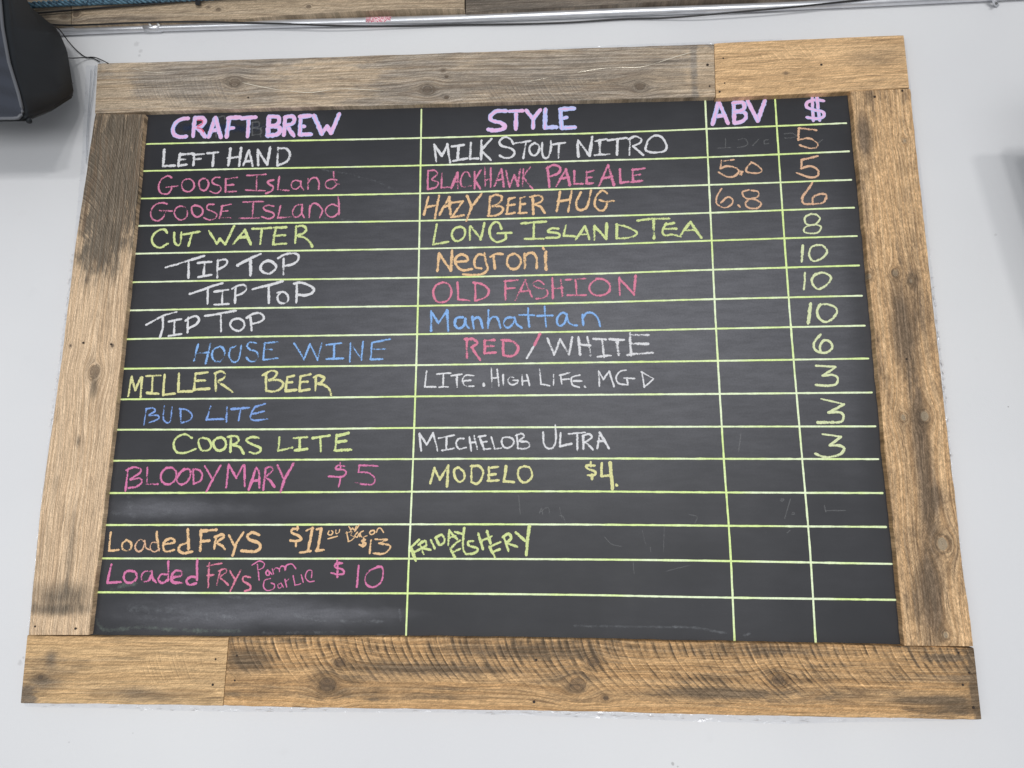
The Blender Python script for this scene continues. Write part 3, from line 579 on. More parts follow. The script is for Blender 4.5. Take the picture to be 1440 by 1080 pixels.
word('chalk_note', 'orange', 10.5, J1, "~707,640 698,665 725,674 740,650 728,638;~765,633 765,662 790,652 797,628;698,707 777,684;875,603 890,632 905,615 925,632 937,600;962,588 925,642;855,650 870,727;~848,657 902,645 890,675 922,690 900,715 868,730;~947,650 925,680 945,692 962,660 967,687;~997,640 970,655 985,692 1027,680;~1067,638 1048,655 1065,670 1092,655 1085,635 1058,640;~1108,650 1120,620 1145,618 1167,652", .70)
word('chalk_price', 'orange', 17, J1, "~1012,715 985,725 1015,745 1000,767 963,755;1000,703 992,772;1062,718 1050,827;1098,710 1197,712;1195,715 1128,745;~1130,745 1217,760 1212,800 1160,832 1083,828", .72)
word('chalk_word', 'magenta', 21, L1, "222,383 188,537;188,537 302,530;~400,438 350,440 326,490 350,532 400,532 437,495 425,448 383,438;~552,440 500,443 473,490 495,527 540,512 562,460;~562,440 570,497 597,532;~692,468 640,468 618,510 650,537 702,510;702,358 700,518;~740,492 812,475 812,440 760,438 728,490 745,532 817,537;~945,490 890,488 853,520 880,554 937,540;945,343 945,512", .68)
word('chalk_word', 'rose', 18, L1, "1047,373 1038,572;1033,397 1152,372;1033,475 1082,468;1142,433 1113,552;~1128,437 1180,418 1192,445 1140,490 1170,520 1207,552;1223,438 1260,500;1312,433 1265,520 1226,607;~1392,490 1340,483 1333,520 1387,555 1392,592 1348,607", .64)
word('chalk_note', 'magenta', 11, M1, "w1.3 103,385 118,512;~58,387 120,353 162,375 150,410 108,430;w1.2 ~190,430 175,450 182,472 205,468 200,437 225,465;228,418 240,462;~235,437 260,410 287,420;~288,442 300,400 330,400 337,432 345,395 370,380 397,380 427,417;~212,500 165,518 156,575 190,602 240,587 247,550 218,540;~302,540 275,555 285,582 312,565 303,540 322,572;335,508 350,572;~340,530 367,505;405,478 420,557 467,545;473,470 490,532;~560,492 562,435 525,438 508,490 540,527 582,522", .68)
word('chalk_price', 'magenta', 18, M1, "~817,370 770,375 758,405 820,425 832,457 790,467 727,455;w1.2 778,348 778,487;957,393 942,572;~1120,403 1050,435 1013,490 1023,550 1080,574 1137,540 1162,480 1155,408 1115,402", .70)
# middle column
word('chalk_word', 'white', 22, CC, "123,378 142,522;125,385 190,477;190,477 235,380;235,378 258,532;273,397 374,384;330,395 322,510;285,520 402,498;432,368 425,502;425,502 497,498;522,348 520,507;607,333 520,430;520,430 602,512", .72)
word('chalk_word', 'white', 20, CC, "~792,377 765,335 720,318 678,350 690,390 770,415 802,450 775,487 720,494 677,475;795,372 937,350;897,365 875,497;~965,368 930,400 932,450 965,474 1002,445 1007,390 970,368;~1035,368 1033,440 1050,492 1085,487 1107,420 1107,353;1123,382 1227,365;1177,380 1172,492", .68)
word('chalk_word', 'white', 20, D2, "w1.3 315,350 322,482;320,350 415,477;w1.2 415,475 437,318;463,352 557,335;w1.4 500,345 500,462;458,470 580,462;568,347 727,325;w1.2 650,335 645,467;755,330 750,467;~743,337 800,313 847,335 840,367 780,395;780,395 867,470;~900,370 885,420 920,445 1000,447 1052,430 1062,385 1020,318 960,308 905,350 890,410", .70)
word('chalk_word', 'pink', 20, CC, "72,603 70,757;~72,605 125,598 152,630 105,675 157,700 140,742 73,760;190,628 185,745 262,740;w1.2 320,620 270,747;w1.2 320,620 325,747;285,700 325,695;~427,652 405,613 370,625 346,690 365,737 432,730;465,613 465,752;517,598 460,690;465,680 512,752;550,573 555,727;600,578 600,737;555,680 600,670;w1.2 690,588 633,727;w1.3 690,590 712,732;660,680 705,670;730,603 760,737;760,735 800,640;w1.3 800,640 830,727;w1.3 830,725 850,588;875,588 870,732;w1.3 932,573 870,660;875,655 952,752", .62)
word('chalk_word', 'pink', 21, CC, "w1.1 1080,570 1095,737;~1073,582 1130,553 1187,575 1170,622 1100,650", .70, more=[(D2, "215,588 133,732;w1.2 215,590 247,722;165,670 240,655;285,603 285,712 357,712;390,608 390,705;390,615 447,600;390,660 432,655;385,710 442,705")])
word('chalk_word', 'pink', 21, D2, "570,553 493,727;w1.2 570,555 620,722;530,665 605,650;670,588 675,705;675,705 742,695;778,588 780,692;775,594 877,580;780,640 842,632;765,697 857,685", .70)
word('chalk_word', 'orange', 22, CC, "75,823 38,972;165,813 130,1002;55,910 150,890;250,823 168,972;w1.2 250,825 260,967;205,905 255,895;268,872 367,858;365,858 275,990;268,994 372,975;400,813 440,902;w1.2 522,798 440,905 395,1022", .72)
word('chalk_word', 'orange', 21, CC, "595,820 585,972;~595,825 650,803 697,830 665,880 610,900 690,905 702,940 650,977 578,982;755,833 735,957;750,842 802,828;740,895 802,885;730,967 802,955;850,833 845,952;850,832 892,820;850,885 892,880;835,960 902,955;955,830 960,967;~933,822 990,810 1037,825 1025,862 975,885 1020,905 1057,957", .70)
word('chalk_word', 'orange', 21, D2, "165,778 138,942;262,773 235,947;145,860 245,845;~342,783 305,860 310,920 350,932 395,900 427,768;~562,792 520,768 470,820 458,890 490,932 530,937 557,900 560,865;500,850 560,862 617,856", .68)
N1 = (590, 300); O1 = (760, 300)
word('chalk_word', 'green', 20, N1, "145,93 115,264;115,264 242,240;~345,113 295,130 273,185 300,232 345,227 382,185 380,133 345,113;425,115 425,222;430,110 515,215;w1.1 515,222 547,83;~692,132 670,83 630,78 593,130 600,200 650,242 722,220 727,180;658,170 777,165", .74)
word('chalk_word', 'green', 20, N1, "858,87 1067,70;965,85 962,215;888,217 1047,215", .74, more=[(O1, "~152,130 95,128 63,155 150,170 152,202 48,208;215,103 195,190 292,195;375,108 298,222;w1.2 375,110 412,217;335,180 400,175;w1.2 455,108 455,222;455,110 555,217;w1.3 555,215 558,88;w1.1 645,93 642,212;~638,95 720,113 807,155 800,187 720,210 645,212")])
word('chalk_word', 'green', 21, O1, "818,62 930,48 1087,45;w1.3 955,60 958,212;~1060,85 1030,150 1050,187 1110,180 1182,197;1050,97 1127,83;1050,132 1147,130;1265,73 1178,192;1265,75 1357,207;w1.2 1220,145 1305,140", .68)
word('chalk_word', 'orange', 22, N1, "165,338 150,487;170,345 264,482;w1.2 264,482 274,318;~305,412 402,400 395,363 345,348 298,395 325,457 370,482 442,470;~547,352 495,350 463,400 475,457 522,465;w.9 ~547,338 562,420 577,470 530,512 440,520 368,515;625,358 635,467;~598,367 650,343 702,345;~790,343 750,365 738,420 770,467 820,467 852,425 850,378 810,343 783,345;w1.2 885,343 888,462;~885,367 920,338 960,338 987,380 990,462;w1.4 1065,328 1068,472;1043,290 1050,303", .72)
word('chalk_word', 'rose', 19, N1, "~200,583 140,608 116,670 140,737 195,752 247,725 270,660 245,598 193,583;320,583 325,727;325,727 422,737;470,593 470,737;~453,585 530,600 584,650 560,707 478,737", .70)
word('chalk_word', 'rose', 20, N1, "725,568 725,727;718,574 827,562;725,635 802,630;895,563 810,732;w1.1 890,565 947,707;850,660 930,655;~1047,597 1005,568 958,590 985,625 1060,640 1082,675 1050,712 983,722;1120,548 1125,717;1190,563 1205,697;1125,635 1205,630", .66, more=[(O1, "213,562 377,550;295,560 305,690;228,692 382,690;~480,553 430,590 413,640 450,687 520,692 577,660 582,600 530,558 473,552;665,543 670,687;665,550 790,687;w1.2 790,685 802,528")])
word('chalk_word', 'blue', 20, N1, "98,828 98,992;100,835 160,927;160,927 230,825;w1.1 232,818 242,992;~365,878 315,883 298,935 330,972 375,945 387,890;~385,890 390,935 417,967;445,873 458,972;~450,897 490,878 515,900 532,967;580,818 578,967;~580,922 610,878 650,878 672,920 682,967;~780,878 730,888 710,935 745,967 790,930 802,880;~800,880 820,935 862,967;915,803 925,957;843,858 967,860;1055,788 1068,957;993,867 1122,862;~1240,852 1205,840 1165,880 1160,925 1185,950 1220,930 1240,880 1242,850;~1242,850 1255,915 1300,945 1327,947", .72, more=[(O1, "355,858 362,942;~355,882 390,843 440,843 480,880 504,952")])
P1 = (575, 465); Q1 = (740, 465)
word('chalk_word', 'rose', 22, P1, "490,68 492,227;~473,72 540,75 577,105 530,140;530,140 602,247;640,83 640,192;640,85 722,80;640,132 712,130;640,192 732,185;795,83 798,207;~783,80 870,90 922,140 900,197 850,217 798,207", .72)
word('chalk_slash', 'rose', 22, P1, "1107,28 1060,122", .72)
word('chalk_slash', 'white', 20, Q1, "70,122 5,232", .74)
word('chalk_word', 'white', 22, Q1, "178,68 235,202;235,202 285,75;285,75 360,202;360,202 387,58;w1.2 440,58 455,202;w1.2 515,58 542,207;445,115 540,125;568,70 672,73;640,80 655,222;603,222 712,210;703,72 822,78;w1.2 765,80 780,202;w1.1 875,23 885,207;875,35 1032,38;885,112 1027,112;853,207 950,195 1067,186", .66)
word('chalk_word', 'white', 16, P1, "150,343 135,475 227,475;235,367 352,358;w1.2 292,365 290,470;255,477 332,475;358,382 447,368;w1.2 405,380 408,472;~547,380 480,378 453,420 480,467 547,468;460,425 522,418;w1.2 630,448 632,465", .66)
word('chalk_word', 'white', 16, P1, "695,318 700,472;745,328 760,467;700,400 755,395;795,373 797,457;~882,395 850,393 836,430 870,457 917,440 917,420;880,421 920,420;955,378 958,457;995,373 1018,462;955,425 1010,420", .66)
word('chalk_word', 'white', 16, P1, "1102,328 1115,452 1187,465", .66, more=[(Q1, "230,373 230,457;290,375 300,447;283,377 367,355;300,412 362,408;~452,375 385,395 383,440 400,465 447,478;400,425 467,425;w1.2 492,470 499,476")])
word('chalk_word', 'white', 16, Q1, "610,343 618,467;612,345 650,412;650,412 695,350;700,343 740,472;~842,333 790,345 758,395 780,447 852,457;857,457 850,400;828,400 912,405;975,348 995,477;970,350 1072,405;1072,408 995,477", .66)
word('chalk_word', 'white', 17, P1, "90,868 105,1012;92,870 150,962;150,962 205,863;205,865 242,1012;253,907 382,882;320,900 315,1002;280,1010 382,992;~462,910 420,913 398,950 425,997 482,985;510,898 525,1012;550,888 577,997;515,950 560,940;595,893 635,1002;588,897 647,885;610,947 657,935;635,1002 687,995;695,898 725,997;725,997 777,990;~840,898 795,905 783,950 810,987 855,982 887,945 870,908 833,900;910,878 920,992;~903,887 950,868 972,895 930,930 1002,940 1017,975 970,997 918,992", .70)
word('chalk_word', 'white', 17, P1, "~1132,858 1138,950 1170,992 1215,987 1240,920 1235,798", .74, more=[(Q1, "290,863 285,977 382,955;358,872 497,858;w1.1 430,870 432,1007;480,883 482,997;~476,887 530,873 552,900 500,940;500,940 562,1002;620,858 600,992;w1.1 620,860 697,992;605,935 657,930")])
R1 = (570, 640); S1 = (760, 640)
word('chalk_word', 'yellow', 20, R1, "247,108 210,237;245,110 290,207;290,207 360,88;w1.1 362,88 352,264;~450,103 413,125 420,190 455,227 492,205 497,150 455,105;560,88 558,227;~553,94 620,93 657,140 640,207 602,242 558,227;705,103 705,212;705,110 782,98;700,167 762,160;695,217 787,212;850,93 830,222;830,222 917,228;~1010,93 958,115 953,180 990,230 1040,217 1070,170 1050,108 1002,93", .74)
word('chalk_price', 'yellow', 18, S1, "~457,87 388,88 400,115 462,140 455,167 400,170;w.9 425,58 425,95;w1.2 432,165 435,202;518,68 515,177;515,177 590,172;w1.5 588,63 600,190 607,285;w1.2 640,250 646,256", .80)
word('chalk_word', 'green', 19, R1, "w1.3 45,780 87,887;45,780 117,713;65,822 122,795;120,748 155,832;~113,757 165,723 177,760 140,785;145,785 212,800;w1.1 215,718 247,787;255,698 285,757;~253,697 305,673 332,710 320,747 285,757;370,633 362,757;370,640 437,707;375,700 422,680;420,648 490,667;~498,613 488,700 488,790 512,835", .72)
word('chalk_word', 'green', 19, R1, "w1.3 380,790 417,862;~380,790 430,740 462,720;400,820 462,790;~572,725 530,733 540,765 607,785 602,815 560,832 512,835;w1.1 615,663 655,792;w1.2 690,643 720,742;640,725 727,685", .70)
word('chalk_word', 'green', 20, R1, "w1.1 710,775 757,862;710,777 802,733;730,820 797,795;830,688 870,807;~823,692 870,663 892,700 850,745;850,740 942,772;w1.1 933,653 1010,722;w1.1 1047,598 1032,700 1020,842", .74)
# right columns
T1 = (980, 290); U1 = (1000, 460); V1 = (1020, 590)
word('chalk_price', 'peach', 19, DD, "1007,318 860,303;860,303 855,402;~855,402 940,388 1012,425 1012,462 950,472 868,445", .66)
word('chalk_number', 'peach', 18, DD, "312,568 215,582;205,578 198,642;~198,642 260,623 332,640 352,675 300,714 240,707 183,675;370,668 377,695;385,670 365,692;~457,593 418,640 425,672 500,682 547,665 520,625 460,590", .66)
word('chalk_price', 'peach', 20, DD, "w1.1 1017,538 883,570;883,570 878,642;~878,642 960,623 1022,660 1012,707 950,717 843,680", .72)
word('chalk_number', 'peach', 17, DD, "~207,813 168,880 168,940 230,974 285,952 302,910 260,883 203,932;w1.2 348,953 362,965;~437,823 385,840 395,880 440,900 512,880 515,838 460,828;~440,900 408,940 440,977 510,977 542,940 500,908 440,900", .64)
word('chalk_price', 'peach', 21, DD, "~972,763 930,830 888,890 900,937 960,942 1060,932 1092,870 1040,858 980,885 975,937", .70)
word('chalk_price', 'pale', 16, T1, "~967,63 912,95 923,150 990,156 1037,110 1010,73 960,70;~985,156 918,175 903,215 950,230 1020,222 1047,175 1000,155", .72)
word('chalk_price', 'pale', 18, T1, "w1.3 892,333 885,467;~1020,328 970,343 946,400 965,452 1005,462 1067,430 1097,380 1060,333 1010,328", .74)
word('chalk_price', 'pale', 18, T1, "w1.1 910,563 902,702;~1002,568 968,620 985,672 1030,700 1097,660 1130,605 1090,568 1040,563 985,587", .70)
word('chalk_price', 'pale', 19, T1, "w1.5 958,823 938,987;~1042,828 1013,880 1028,940 1080,977 1142,950 1182,890 1150,843 1080,826 1028,837", .74)
word('chalk_price', 'pale', 19, U1, "~922,63 868,130 873,187 920,214 980,212 1022,170 1000,123 950,113 918,160 923,207", .76)
word('chalk_price', 'pale', 18, U1, "w.8 882,326 1047,335;1050,338 940,410;~938,411 1020,403 1067,430 1052,482 980,497;980,497 883,488", .78)
word('chalk_price', 'pale', 18, U1, "w.8 928,606 1120,650;1120,650 988,722;~988,722 1080,718 1117,750 1097,797 1020,805;w1.2 1030,805 898,805", .78)
word('chalk_price', 'pale', 19, V1, "w.8 818,123 975,145;975,145 880,215;~880,218 960,220 1002,245 970,292 880,317 820,312 758,288", .78)
# ------------------------------------------------------------------ clear plastic film peeking out round the frame
k = N('clear_plastic_film'); ov, x, y, z = k.obj()
gl = k.n('ShaderNodeBsdfGlossy'); gl.inputs['Roughness'].default_value = .12; gl.inputs['Color'].default_value = (.95, .96, 1, 1)
tr = k.n('ShaderNodeBsdfTransparent'); tr.inputs[0].default_value = (.955, .96, .97, 1)
mx = k.n('ShaderNodeMixShader'); k.l(k.sm(k.noise(ov, 70, 4, .7), .48, .75, .01, .12), mx.inputs[0])
k.l(tr.outputs[0], mx.inputs[1]); k.l(gl.outputs[0], mx.inputs[2]); k.l(mx.outputs[0], k.o.inputs[0])
bb = k.n('ShaderNodeBump'); bb.inputs['Strength'].default_value = 1; bb.inputs['Distance'].default_value = .0015
k.l(k.noise(ov, 120, 3), bb.inputs['Height']); k.l(bb.outputs[0], gl.inputs['Normal'])
film = k.m
def film_strip(inner, outer, seed, n=160):
    V = []; Fc = []
    for i in range(n+1):
        t = i/n; a = samp(inner, t); b_ = samp(outer, t)
        j = mnoise.noise(Vector((t*18, seed, 0)))*1.0+mnoise.noise(Vector((t*70, seed, 3)))*.4
        for q in range(5):
            f = q/4; px = a[0]+(b_[0]-a[0])*f; py = a[1]+(b_[1]-a[1])*f
            dl = math.hypot(b_[0]-a[0], b_[1]-a[1]) or 1
            px += (b_[0]-a[0])/dl*j*f; py += (b_[1]-a[1])/dl*j*f
            d = .0022+.0035*abs(mnoise.noise(Vector((t*30, q*1.3, seed+5))))
            V.append(P(px, py, -d)-bc)
    for i in range(n):
        for q in range(4): Fc.append((i*5+q, i*5+q+1, (i+1)*5+q+1, (i+1)*5+q))
    return link_mesh('plastic_film', V, Fc, film, board, smooth=True)
film_strip([(31, 985), (320, 990), (620, 994), (900, 1000), (1378, 1009)], [(36, 993.5), (320, 1001), (620, 1002), (900, 1012), (1100, 1018), (1200, 1016), (1378, 1013)], 1, 260)
film_strip([(137, 92), (124, 215), (107, 350), (58, 720), (32, 985)], [(121, 92), (115, 215), (103.5, 350), (55, 720), (29.5, 985)], 2, 220)
film_strip([(1271, 55), (1303, 340), (1350, 780), (1376, 1000)], [(1273.5, 55), (1307, 340), (1353, 780), (1378, 1000)], 3, 220)
film_strip([(760, 72), (900, 67), (1004, 63), (1100, 58)], [(760, 68), (900, 62), (1004, 58), (1100, 54)], 4, 60)
# glints of hardened glue along the film
glue = simple('hardened_clear_glue', (.74, .74, .75), .35, 0, .5, 500, .05)
gv = []; gf = []
def glint(px, py, ln, ang, r):
    c = P(px, py, -.006)-bc; b0 = len(gv); d = Vector((math.cos(ang), 0, math.sin(ang)))
    n = Vector((-d.z, 0, d.x))
    for a, b_, e in ((-1, 0, 0), (0, -1, 0), (1, 0, 0), (0, 1, 0), (0, 0, 1)):
        gv.append(c+d*ln*a+n*r*b_+Vector((0, -1, 0))*r*e)
    gf.extend([(b0, b0+1, b0+4), (b0+1, b0+2, b0+4), (b0+2, b0+3, b0+4), (b0+3, b0, b0+4), (b0, b0+3, b0+2, b0+1)])
rg = random.Random(5)
for i in range(60):
    t = rg.random()
    a = samp([(60, 993), (320, 999), (560, 1000), (760, 1003), (1000, 1010), (1150, 1014)], t); glint(a[0], a[1]+rg.gauss(0, 1.6), rg.uniform(.002, .011), -.012+rg.gauss(0, .05), rg.uniform(.0003, .0008))
for i in range(60):
    t = rg.random()
    a = samp([(1290, 230), (1303, 330), (1311, 400), (1330, 560), (1336, 640)], min(1, max(0, rg.gauss(.65, .25)))); glint(a[0]+1.5+rg.gauss(0, .8), a[1], rg.uniform(.001, .006), 1.68+rg.gauss(0, .2), rg.uniform(.0004, .0013))
for i in range(60):
    a = samp([(104, 350), (98, 410), (88, 490), (72, 600)], rg.random()); glint(a[0]-3+rg.gauss(0, 1), a[1], rg.uniform(.001, .006), 1.45+rg.gauss(0, .15), rg.uniform(.0004, .0011))
for i in range(40):
    a = samp([(880, 67), (1005, 61), (1060, 57)], rg.random()); glint(a[0], a[1]-1, rg.uniform(.001, .004), .05, rg.uniform(.0004, .0010))
link_mesh('glue_bead', gv, gf, glue, board)['kind'] = 'stuff'
# thin dark crease lines beside the left board
cr = simple('grey_crease', (.30, .33, .37), .5, 0, 0, 100)
for pl in ([(134, 92), (130, 130), (125, 170), (123, 220)], [(128, 98), (126, 130), (122, 190), (121, 230)]):
    pp = [P(a, b_, -.0075)-bc for a, b_ in pl]
    tube('film_crease', catmull(pp, .01), .0006, cr, board, 6)
# shiny thread across the top board
th = simple('shiny_thread', (.88, .80, .66), .2, .3, 0, 100)
for pl, r in (([(186, 96), (207, 101), (232, 103)], .0007), ([(341, 116), (362, 121), (390, 126), (415, 129), (438, 130), (462, 127), (482, 125), (500, 125.5), (540, 127.5)], .0009), ([(742, 115), (772, 109)], .0005), ([(812, 102), (842, 97), (866, 95), (900, 94.5), (925, 88), (950, 80), (985, 70)], .0009)):
    pp = [P(a, b_, -(FT+.0015))-bc for a, b_ in pl]
    tube('glue_thread', catmull(pp, .006), r, th, board, 6, rf=lambda t: .25+.95*abs(math.sin(t*9+.5)))
# ------------------------------------------------------------------ wood cladding above
cl = empty('wood_cladding', P(500, -20, 0), 'row of rough reclaimed boards across the wall top above the metal conduit', 'cladding')
CT = .03
plank('cladding_plank', [(-120, -110), (99, -125)], [(-120, 43), (40, 38), (99.2, 34.5)], CT, .001, cl, 11, tan=(.34, .275, .20), grey=(.17, .145, .115), weather=.55, contrast=.7, knots=[(91, 23, .006, .1)], spots=[(110, 20, .02, .02, -.2)])
plank('cladding_plank', [(100.2, -125), (653, -140)], [(100.4, 35), (220, 30.5), (340, 26), (395, 22), (480, 16.5), (570, 12.5), (653, 12)], CT+.003, .001, cl, 12, tan=(.45, .355, .25), grey=(.24, .195, .15), weather=.36, contrast=.6,
      knots=[(107, 20, .007, .0), (307, 13, .0045, .2), (293, 10, .003, .2), (434, 9, .004, .2)], spots=[(160, 27, .2, .01, .35), (120, 12, .04, .01, -.3)])
plank('cladding_plank', [(654.6, -140), (1160, -150)], [(655, 17), (870, 6), (945, 0.5), (1160, -12)], CT+.001, .001, cl, 13, tan=(.27, .225, .18), grey=(.14, .12, .10), weather=.6, contrast=.8, spots=[(740, 12, .12, .01, .3)])
plank('cladding_plank', [(1161.6, -150), (1700, -160)], [(1161.6, -12.4), (1700, -44)], CT, .001, cl, 14, tan=(.40, .31, .21), grey=(.2, .16, .12), weather=.5)
# ------------------------------------------------------------------ conduit
steel = N('galvanised_steel'); ov, x, y, z = steel.obj()
steel.l(steel.mix(steel.sm(steel.noise(ov, 30, 3), .3, .7), (.62, .63, .66, 1), (.70, .71, .74, 1)), steel.b.inputs['Base Color'])
steel.b.inputs['Metallic'].default_value = .65
steel.l(steel.sm(steel.noise(ov, 80, 3), .3, .7, .30, .36), steel.b.inputs['Roughness']); steel = steel.m
cpx = [(-160, 54), (90, 44), (220, 39), (400, 33.5), (640, 26.5), (880, 17), (1110, 8.5), (1400, -5), (1700, -20)]
cy = -.012
cp = catmull([P(a, b_, cy) for a, b_ in cpx], .03)
cb = P(640, 28, 0)
con = empty('metal_conduit', cb, 'long galvanised steel conduit running above the chalkboard with a red printed sticker', 'conduit')
def rel(pts, b0): return [p-b0 for p in pts]
tube('pipe', rel(cp, cb), .0098, steel, con, 20)
def along(x0, x1):
    f = lambda xx: next((a[1]+(b_[1]-a[1])*(xx-a[0])/(b_[0]-a[0]) for a, b_ in zip(cpx, cpx[1:]) if a[0] <= xx <= b_[0]))
    return [P(x0, f(x0), cy)-cb, P((x0+x1)/2, f((x0+x1)/2), cy)-cb, P(x1, f(x1), cy)-cb]
tube('coupling', along(204, 226), .0112, steel, con, 20)
white = simple('chipped_white_plastic', (.8, .8, .78), .4)
for xx in (207, 219):
    tube('coupling_screw', rel([P(xx, 28.5, -.024), P(xx+5, 36, -.026)], cb), .0028, white, con, 8)
k = N('red_printed_sticker'); ov, x, y, z = k.obj()
nn = k.noise(k.xyz(k.math('MULTIPLY', x, 260), 0.0, k.math('MULTIPLY', z, 500)), 1, 1)
k.l(k.mix(k.sm(nn, .46, .52), (.80, .74, .75, 1), (.62, .13, .20, 1)), k.b.inputs['Base Color']); k.b.inputs['Roughness'].default_value = .45
tube('sticker', along(515.5, 551), .01005, k.m, con, 20)
tube('strap', rel([P(1397, -4, -.024), P(1399, 3, -.016), P(1402, 8, -.003)], cb), .0048, steel, con, 10)
tube('strap_screw', rel([P(1401, 4.5, -.023), P(1401.5, 5.5, -.012)], cb), .0026, simple('dark_steel', (.2, .2, .2), .3, .9), con, 8)
# ------------------------------------------------------------------ cables
blk = simple('black_cable_rubber', (.012, .011, .012), .35)
def cable(pts, r, label, name='cable', step=.012):
    pp = catmull([P(a, b_, c_) for a, b_, c_ in pts], step); b0 = pp[0].copy()
    o = tube(name, pp, r, blk, None, 8, base=b0); tag(o, label, 'cable'); return o
cable([(60, 33, -.035), (100, 35.5, -.033), (190, 32, -.034), (260, 30.5, -.034), (340, 32, -.028), (400, 33.5, -.0255), (470, 36, -.022), (560, 37, -.010), (640, 35, -.006), (720, 34, -.006), (800, 31.5, -.006), (880, 26.5, -.006), (930, 25.5, -.008), (980, 22, -.018), (1040, 16.5, -.024), (1110, 10.5, -.0255), (1190, 2, -.026), (1260, -6, -.026), (1500, -30, -.02)], .0022,
      'black cable draped along the conduit, crossing over the pipe to hang below it')
cable([(45, 19, -.040), (100, 14.5, -.040), (150, 10.5, -.040), (215, 5.5, -.041), (290, -1, -.041), (380, -8, -.04)], .0024, 'dark cable strung across the rough boards just below the blue rope')
cable([(60, 28, -.10), (72, 34, -.075), (84, 42, -.045), (96, 58, -.02), (108, 71, -.01), (120, 80, -.006), (131, 82, -.006), (140, 87, -.008)], .0014, 'thin black speaker wire dropping from the loudspeaker top to the corner of the frame')
cable([(90, 81.5, -.06), (104, 81.7, -.03), (118, 81, -.012), (132, 80.5, -.009), (142, 84, -.012), (152, 89, -.026)], .0014, 'thin black speaker wire running level from behind the loudspeaker to the frame corner')
cb2 = P(278, 0, -.034)
clip = link_mesh('cable_clip', [P(a, b_, yy)-cb2 for yy in (-.034, -.046) for a, b_ in ((274.5, -6), (282, -6.2), (281.5, 6.6), (280, 7), (276, 7), (274.5, 6.2))],
                 [(0, 5, 4, 3, 2, 1), (6, 7, 8, 9, 10, 11)]+[(i, (i+1) % 6, (i+1) % 6+6, i+6) for i in range(6)], blk, None, Matrix.Translation(cb2))
tag(clip, 'small black clip fixed to the rough boards above the conduit', 'clip')
# blue rope: three twisted strands
kb = N('teal_blue_rope'); ov, x, y, z = kb.obj()
kb.l(kb.mix(kb.sm(kb.noise(ov, 160, 3), .35, .65), (.018, .045, .075, 1), (.10, .20, .27, 1)), kb.b.inputs['Base Color']); kb.b.inputs['Roughness'].default_value = .8
rb = P(150, 2, -.05)
rope = empty('twisted_rope', rb, 'teal blue twisted rope strung over the rough boards at the top left', 'rope')
rp = catmull([P(a, b_, -.046) for a, b_ in ((20, 10), (50, 6.5), (110, 3.8), (170, 1.5), (240, -1.5), (330, -6), (420, -11))], .003)
for s in range(3):
    pp = []
    for i, p in enumerate(rp):
        a = i*.003/.022*2*math.pi*.5+s*2.094
        pp.append(p-rb+Vector((0, math.cos(a)*.0046, math.sin(a)*.0046)))
    tube('strand', pp, .0036, kb.m, rope, 8)
# ------------------------------------------------------------------ loudspeaker
import bmesh
plas = N('black_moulded_plastic'); ov, x, y, z = plas.obj()
plas.l(plas.mix(plas.sm(plas.noise(ov, 9, 4), .3, .7), (.009, .0115, .015, 1), (.013, .0165, .021, 1)), plas.b.inputs['Base Color'])
plas.b.inputs['Roughness'].default_value = .6; plas.b.inputs['Specular IOR Level'].default_value = .35
bbn = plas.n('ShaderNodeBump'); bbn.inputs['Strength'].default_value = .5; bbn.inputs['Distance'].default_value = .0008
plas.l(plas.noise(ov, 700, 2), bbn.inputs['Height']); plas.l(bbn.outputs[0], plas.b.inputs['Normal']); plas = plas.m
sb = P(-40, 60, -.05)
spk = empty('loudspeaker', sb, 'black plastic loudspeaker hung high on the wall at the left of the chalkboard frame', 'loudspeaker')
def ring(lst): return [P(a, b_, yy*.45)-sb for a, b_, yy in lst]
# rings run round the cabinet: right side top -> right side bottom -> left bottom -> left top
R0 = ring([(-3, -60, -.50), (6, 40, -.52), (15, 90, -.53), (28, 132, -.54), (35, 160, -.545), (29, 169, -.55), (-180, 172, -.56), (-190, -70, -.50)])
R1 = ring([(8, -66, -.46), (20, 40, -.48), (28, 90, -.49), (38, 132, -.50), (46, 160, -.505), (40, 171, -.51), (-186, 176, -.52), (-200, -76, -.46)])
R2 = ring([(18, -12, -.30), (64, 46, -.30), (74, 84, -.30), (80, 122, -.30), (80, 150, -.31), (70, 159, -.32), (-150, 165, -.33), (-160, -30, -.30)])
R3 = ring([(30, -1, -.20), (84, 42, -.19), (96, 70, -.185), (103, 114, -.18), (106, 133, -.18), (100, 140, -.18), (-120, 150, -.19), (-130, -20, -.20)])
R4 = ring([(34, 6, -.14), (72, 52, -.13), (82, 74, -.125), (88, 108, -.12), (90, 124, -.12), (86, 128, -.12), (-110, 136, -.13), (-120, 0, -.14)])
V = R0+R1+R2+R3+R4; Fc = []
for i in range(4):
    for j in range(8): Fc.append((i*8+j, i*8+(j+1) % 8, (i+1)*8+(j+1) % 8, (i+1)*8+j))
Fc.append(tuple(32+j for j in range(8))); Fc.append(tuple(range(8))[::-1])
cab = link_mesh('cabinet', V, Fc, plas, spk)
bm = bmesh.new(); bm.from_mesh(cab.data); bmesh.ops.recalc_face_normals(bm, faces=bm.faces)
bmesh.ops.bevel(bm, geom=[e for e in bm.edges if len(e.link_faces) == 2 and e.calc_face_angle(0) > .12], offset=.006, segments=3, affect='EDGES')
for f in bm.faces: f.smooth = True
bm.to_mesh(cab.data); bm.free()
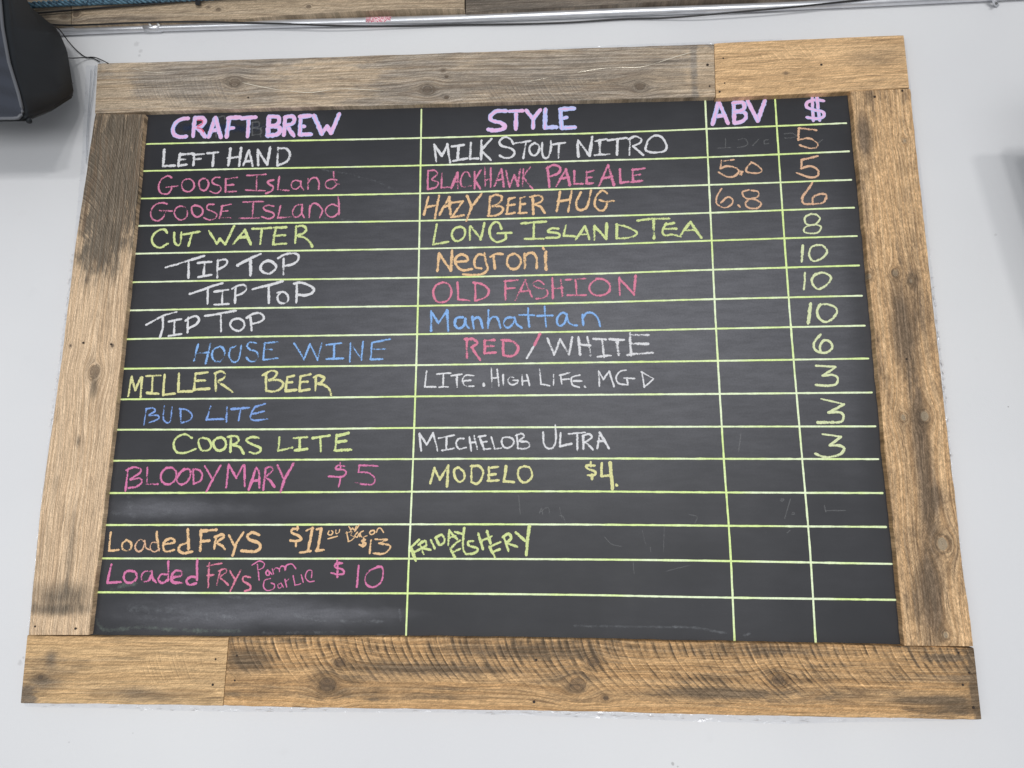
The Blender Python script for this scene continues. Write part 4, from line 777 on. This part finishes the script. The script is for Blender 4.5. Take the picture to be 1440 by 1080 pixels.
# grille frame: a light-grey rounded rim, and the mesh behind it
cf = sum(R0, Vector())/8; nf_ = (R0[5]-R0[0]).cross(R0[7]-R0[0]).normalized()
if nf_.y > 0: nf_ = -nf_
rim = [p+(cf-p)*.012+nf_*.004 for p in R0]
rimc = []
for i in range(8):
    a, b_, c_ = rim[i-1], rim[i], rim[(i+1) % 8]
    q = min(.012/max((b_-a).length, 1e-6), .45); q2 = min(.012/max((c_-b_).length, 1e-6), .45)
    rimc += [b_.lerp(a, q), b_.lerp(a, q*.3).lerp(b_.lerp(c_, q2*.3), .5), b_.lerp(c_, q2)]
grim = simple('grey_rim_plastic', (.11, .115, .13), .5)
tube('grille_rim', rimc+[rimc[0]], .0035, grim, spk, 8)
gm = N('perforated_grille'); ov, x, y, z = gm.obj()
vo = gm.n('ShaderNodeTexVoronoi'); gm.l(ov, vo.inputs['Vector']); vo.inputs['Scale'].default_value = 330; vo.inputs['Randomness'].default_value = .1
gm.l(gm.mix(gm.sm(vo.outputs[0], .25, .4), (.008, .009, .012, 1), (.030, .035, .050, 1)), gm.b.inputs['Base Color']); gm.b.inputs['Roughness'].default_value = .5
link_mesh('grille', [p+nf_*.0025 for p in rimc], [tuple(range(len(rimc)))], gm.m, spk)
# moulded seams and a foot
tube('moulded_seam', ring([(60, 47, -.306), (74, 55, -.26), (90, 67, -.195)]), .0011, grim, spk, 6)
tube('moulded_seam', ring([(72, 126, -.31), (86, 122, -.25), (103, 117, -.184)]), .0011, grim, spk, 6)
tube('foot', ring([(38, 160, -.50), (41, 171, -.505)]), .006, plas, spk, 12)
tube('wall_bracket', ring([(-20, 60, -.16), (-30, 60, -.004)]), .02, plas, spk, 12)

# ------------------------------------------------------------------ unseen box added at right, dressed as a loudspeaker, shaped to shadow the wall
L2 = Vector((1.9, -5.6, 2.4)); S1, S2 = P(1364, 218, 0), P(1460, 530, 0); S3 = S2+(S2-S1)*.25
q1, q3 = [a_+(L2-a_)*(.40/5.6) for a_ in (S1, S3)]
s2 = empty('loudspeaker', Vector((q1.x+.25, -.3, q3.z)), 'unseen tapered black loudspeaker-like box added right of the chalkboard to shadow the wall', 'loudspeaker')
prof = [(q1.x, q1.z), (q1.x+.52, q1.z), (q1.x+.52-(q3.x-q1.x), q3.z), (q3.x, q3.z)]
vv_ = [Vector((a_, yy, b_))-s2.location for yy, kk in ((-.40, 0), (-.26, .02)) for a_, b_ in prof]
o = link_mesh('cabinet', vv_, [(0, 1, 2, 3), (7, 6, 5, 4), (0, 4, 5, 1), (1, 5, 6, 2), (2, 6, 7, 3), (3, 7, 4, 0)], plas, s2)
bm = bmesh.new(); bm.from_mesh(o.data); bmesh.ops.bevel(bm, geom=list(bm.edges), offset=.008, segments=2, affect='EDGES'); bmesh.ops.recalc_face_normals(bm, faces=bm.faces); bm.to_mesh(o.data); bm.free()
cc_ = sum(vv_[:4], Vector())/4
gq = [cc_+(v-cc_)*.88+Vector((0, -.004, 0)) for v in vv_[:4]]; gb = [v+Vector((0, .006, 0)) for v in gq]
link_mesh('grille', gq+gb, [(0, 1, 2, 3), (0, 4, 5, 1), (1, 5, 6, 2), (2, 6, 7, 3), (3, 7, 4, 0)], gm.m, s2)
zc = (q1.z+q3.z)/2
tube('wall_bracket', [Vector((q1.x+.26, -.27, zc))-s2.location, Vector((q1.x+.26, -.002, zc))-s2.location], .022, plas, s2, 12)
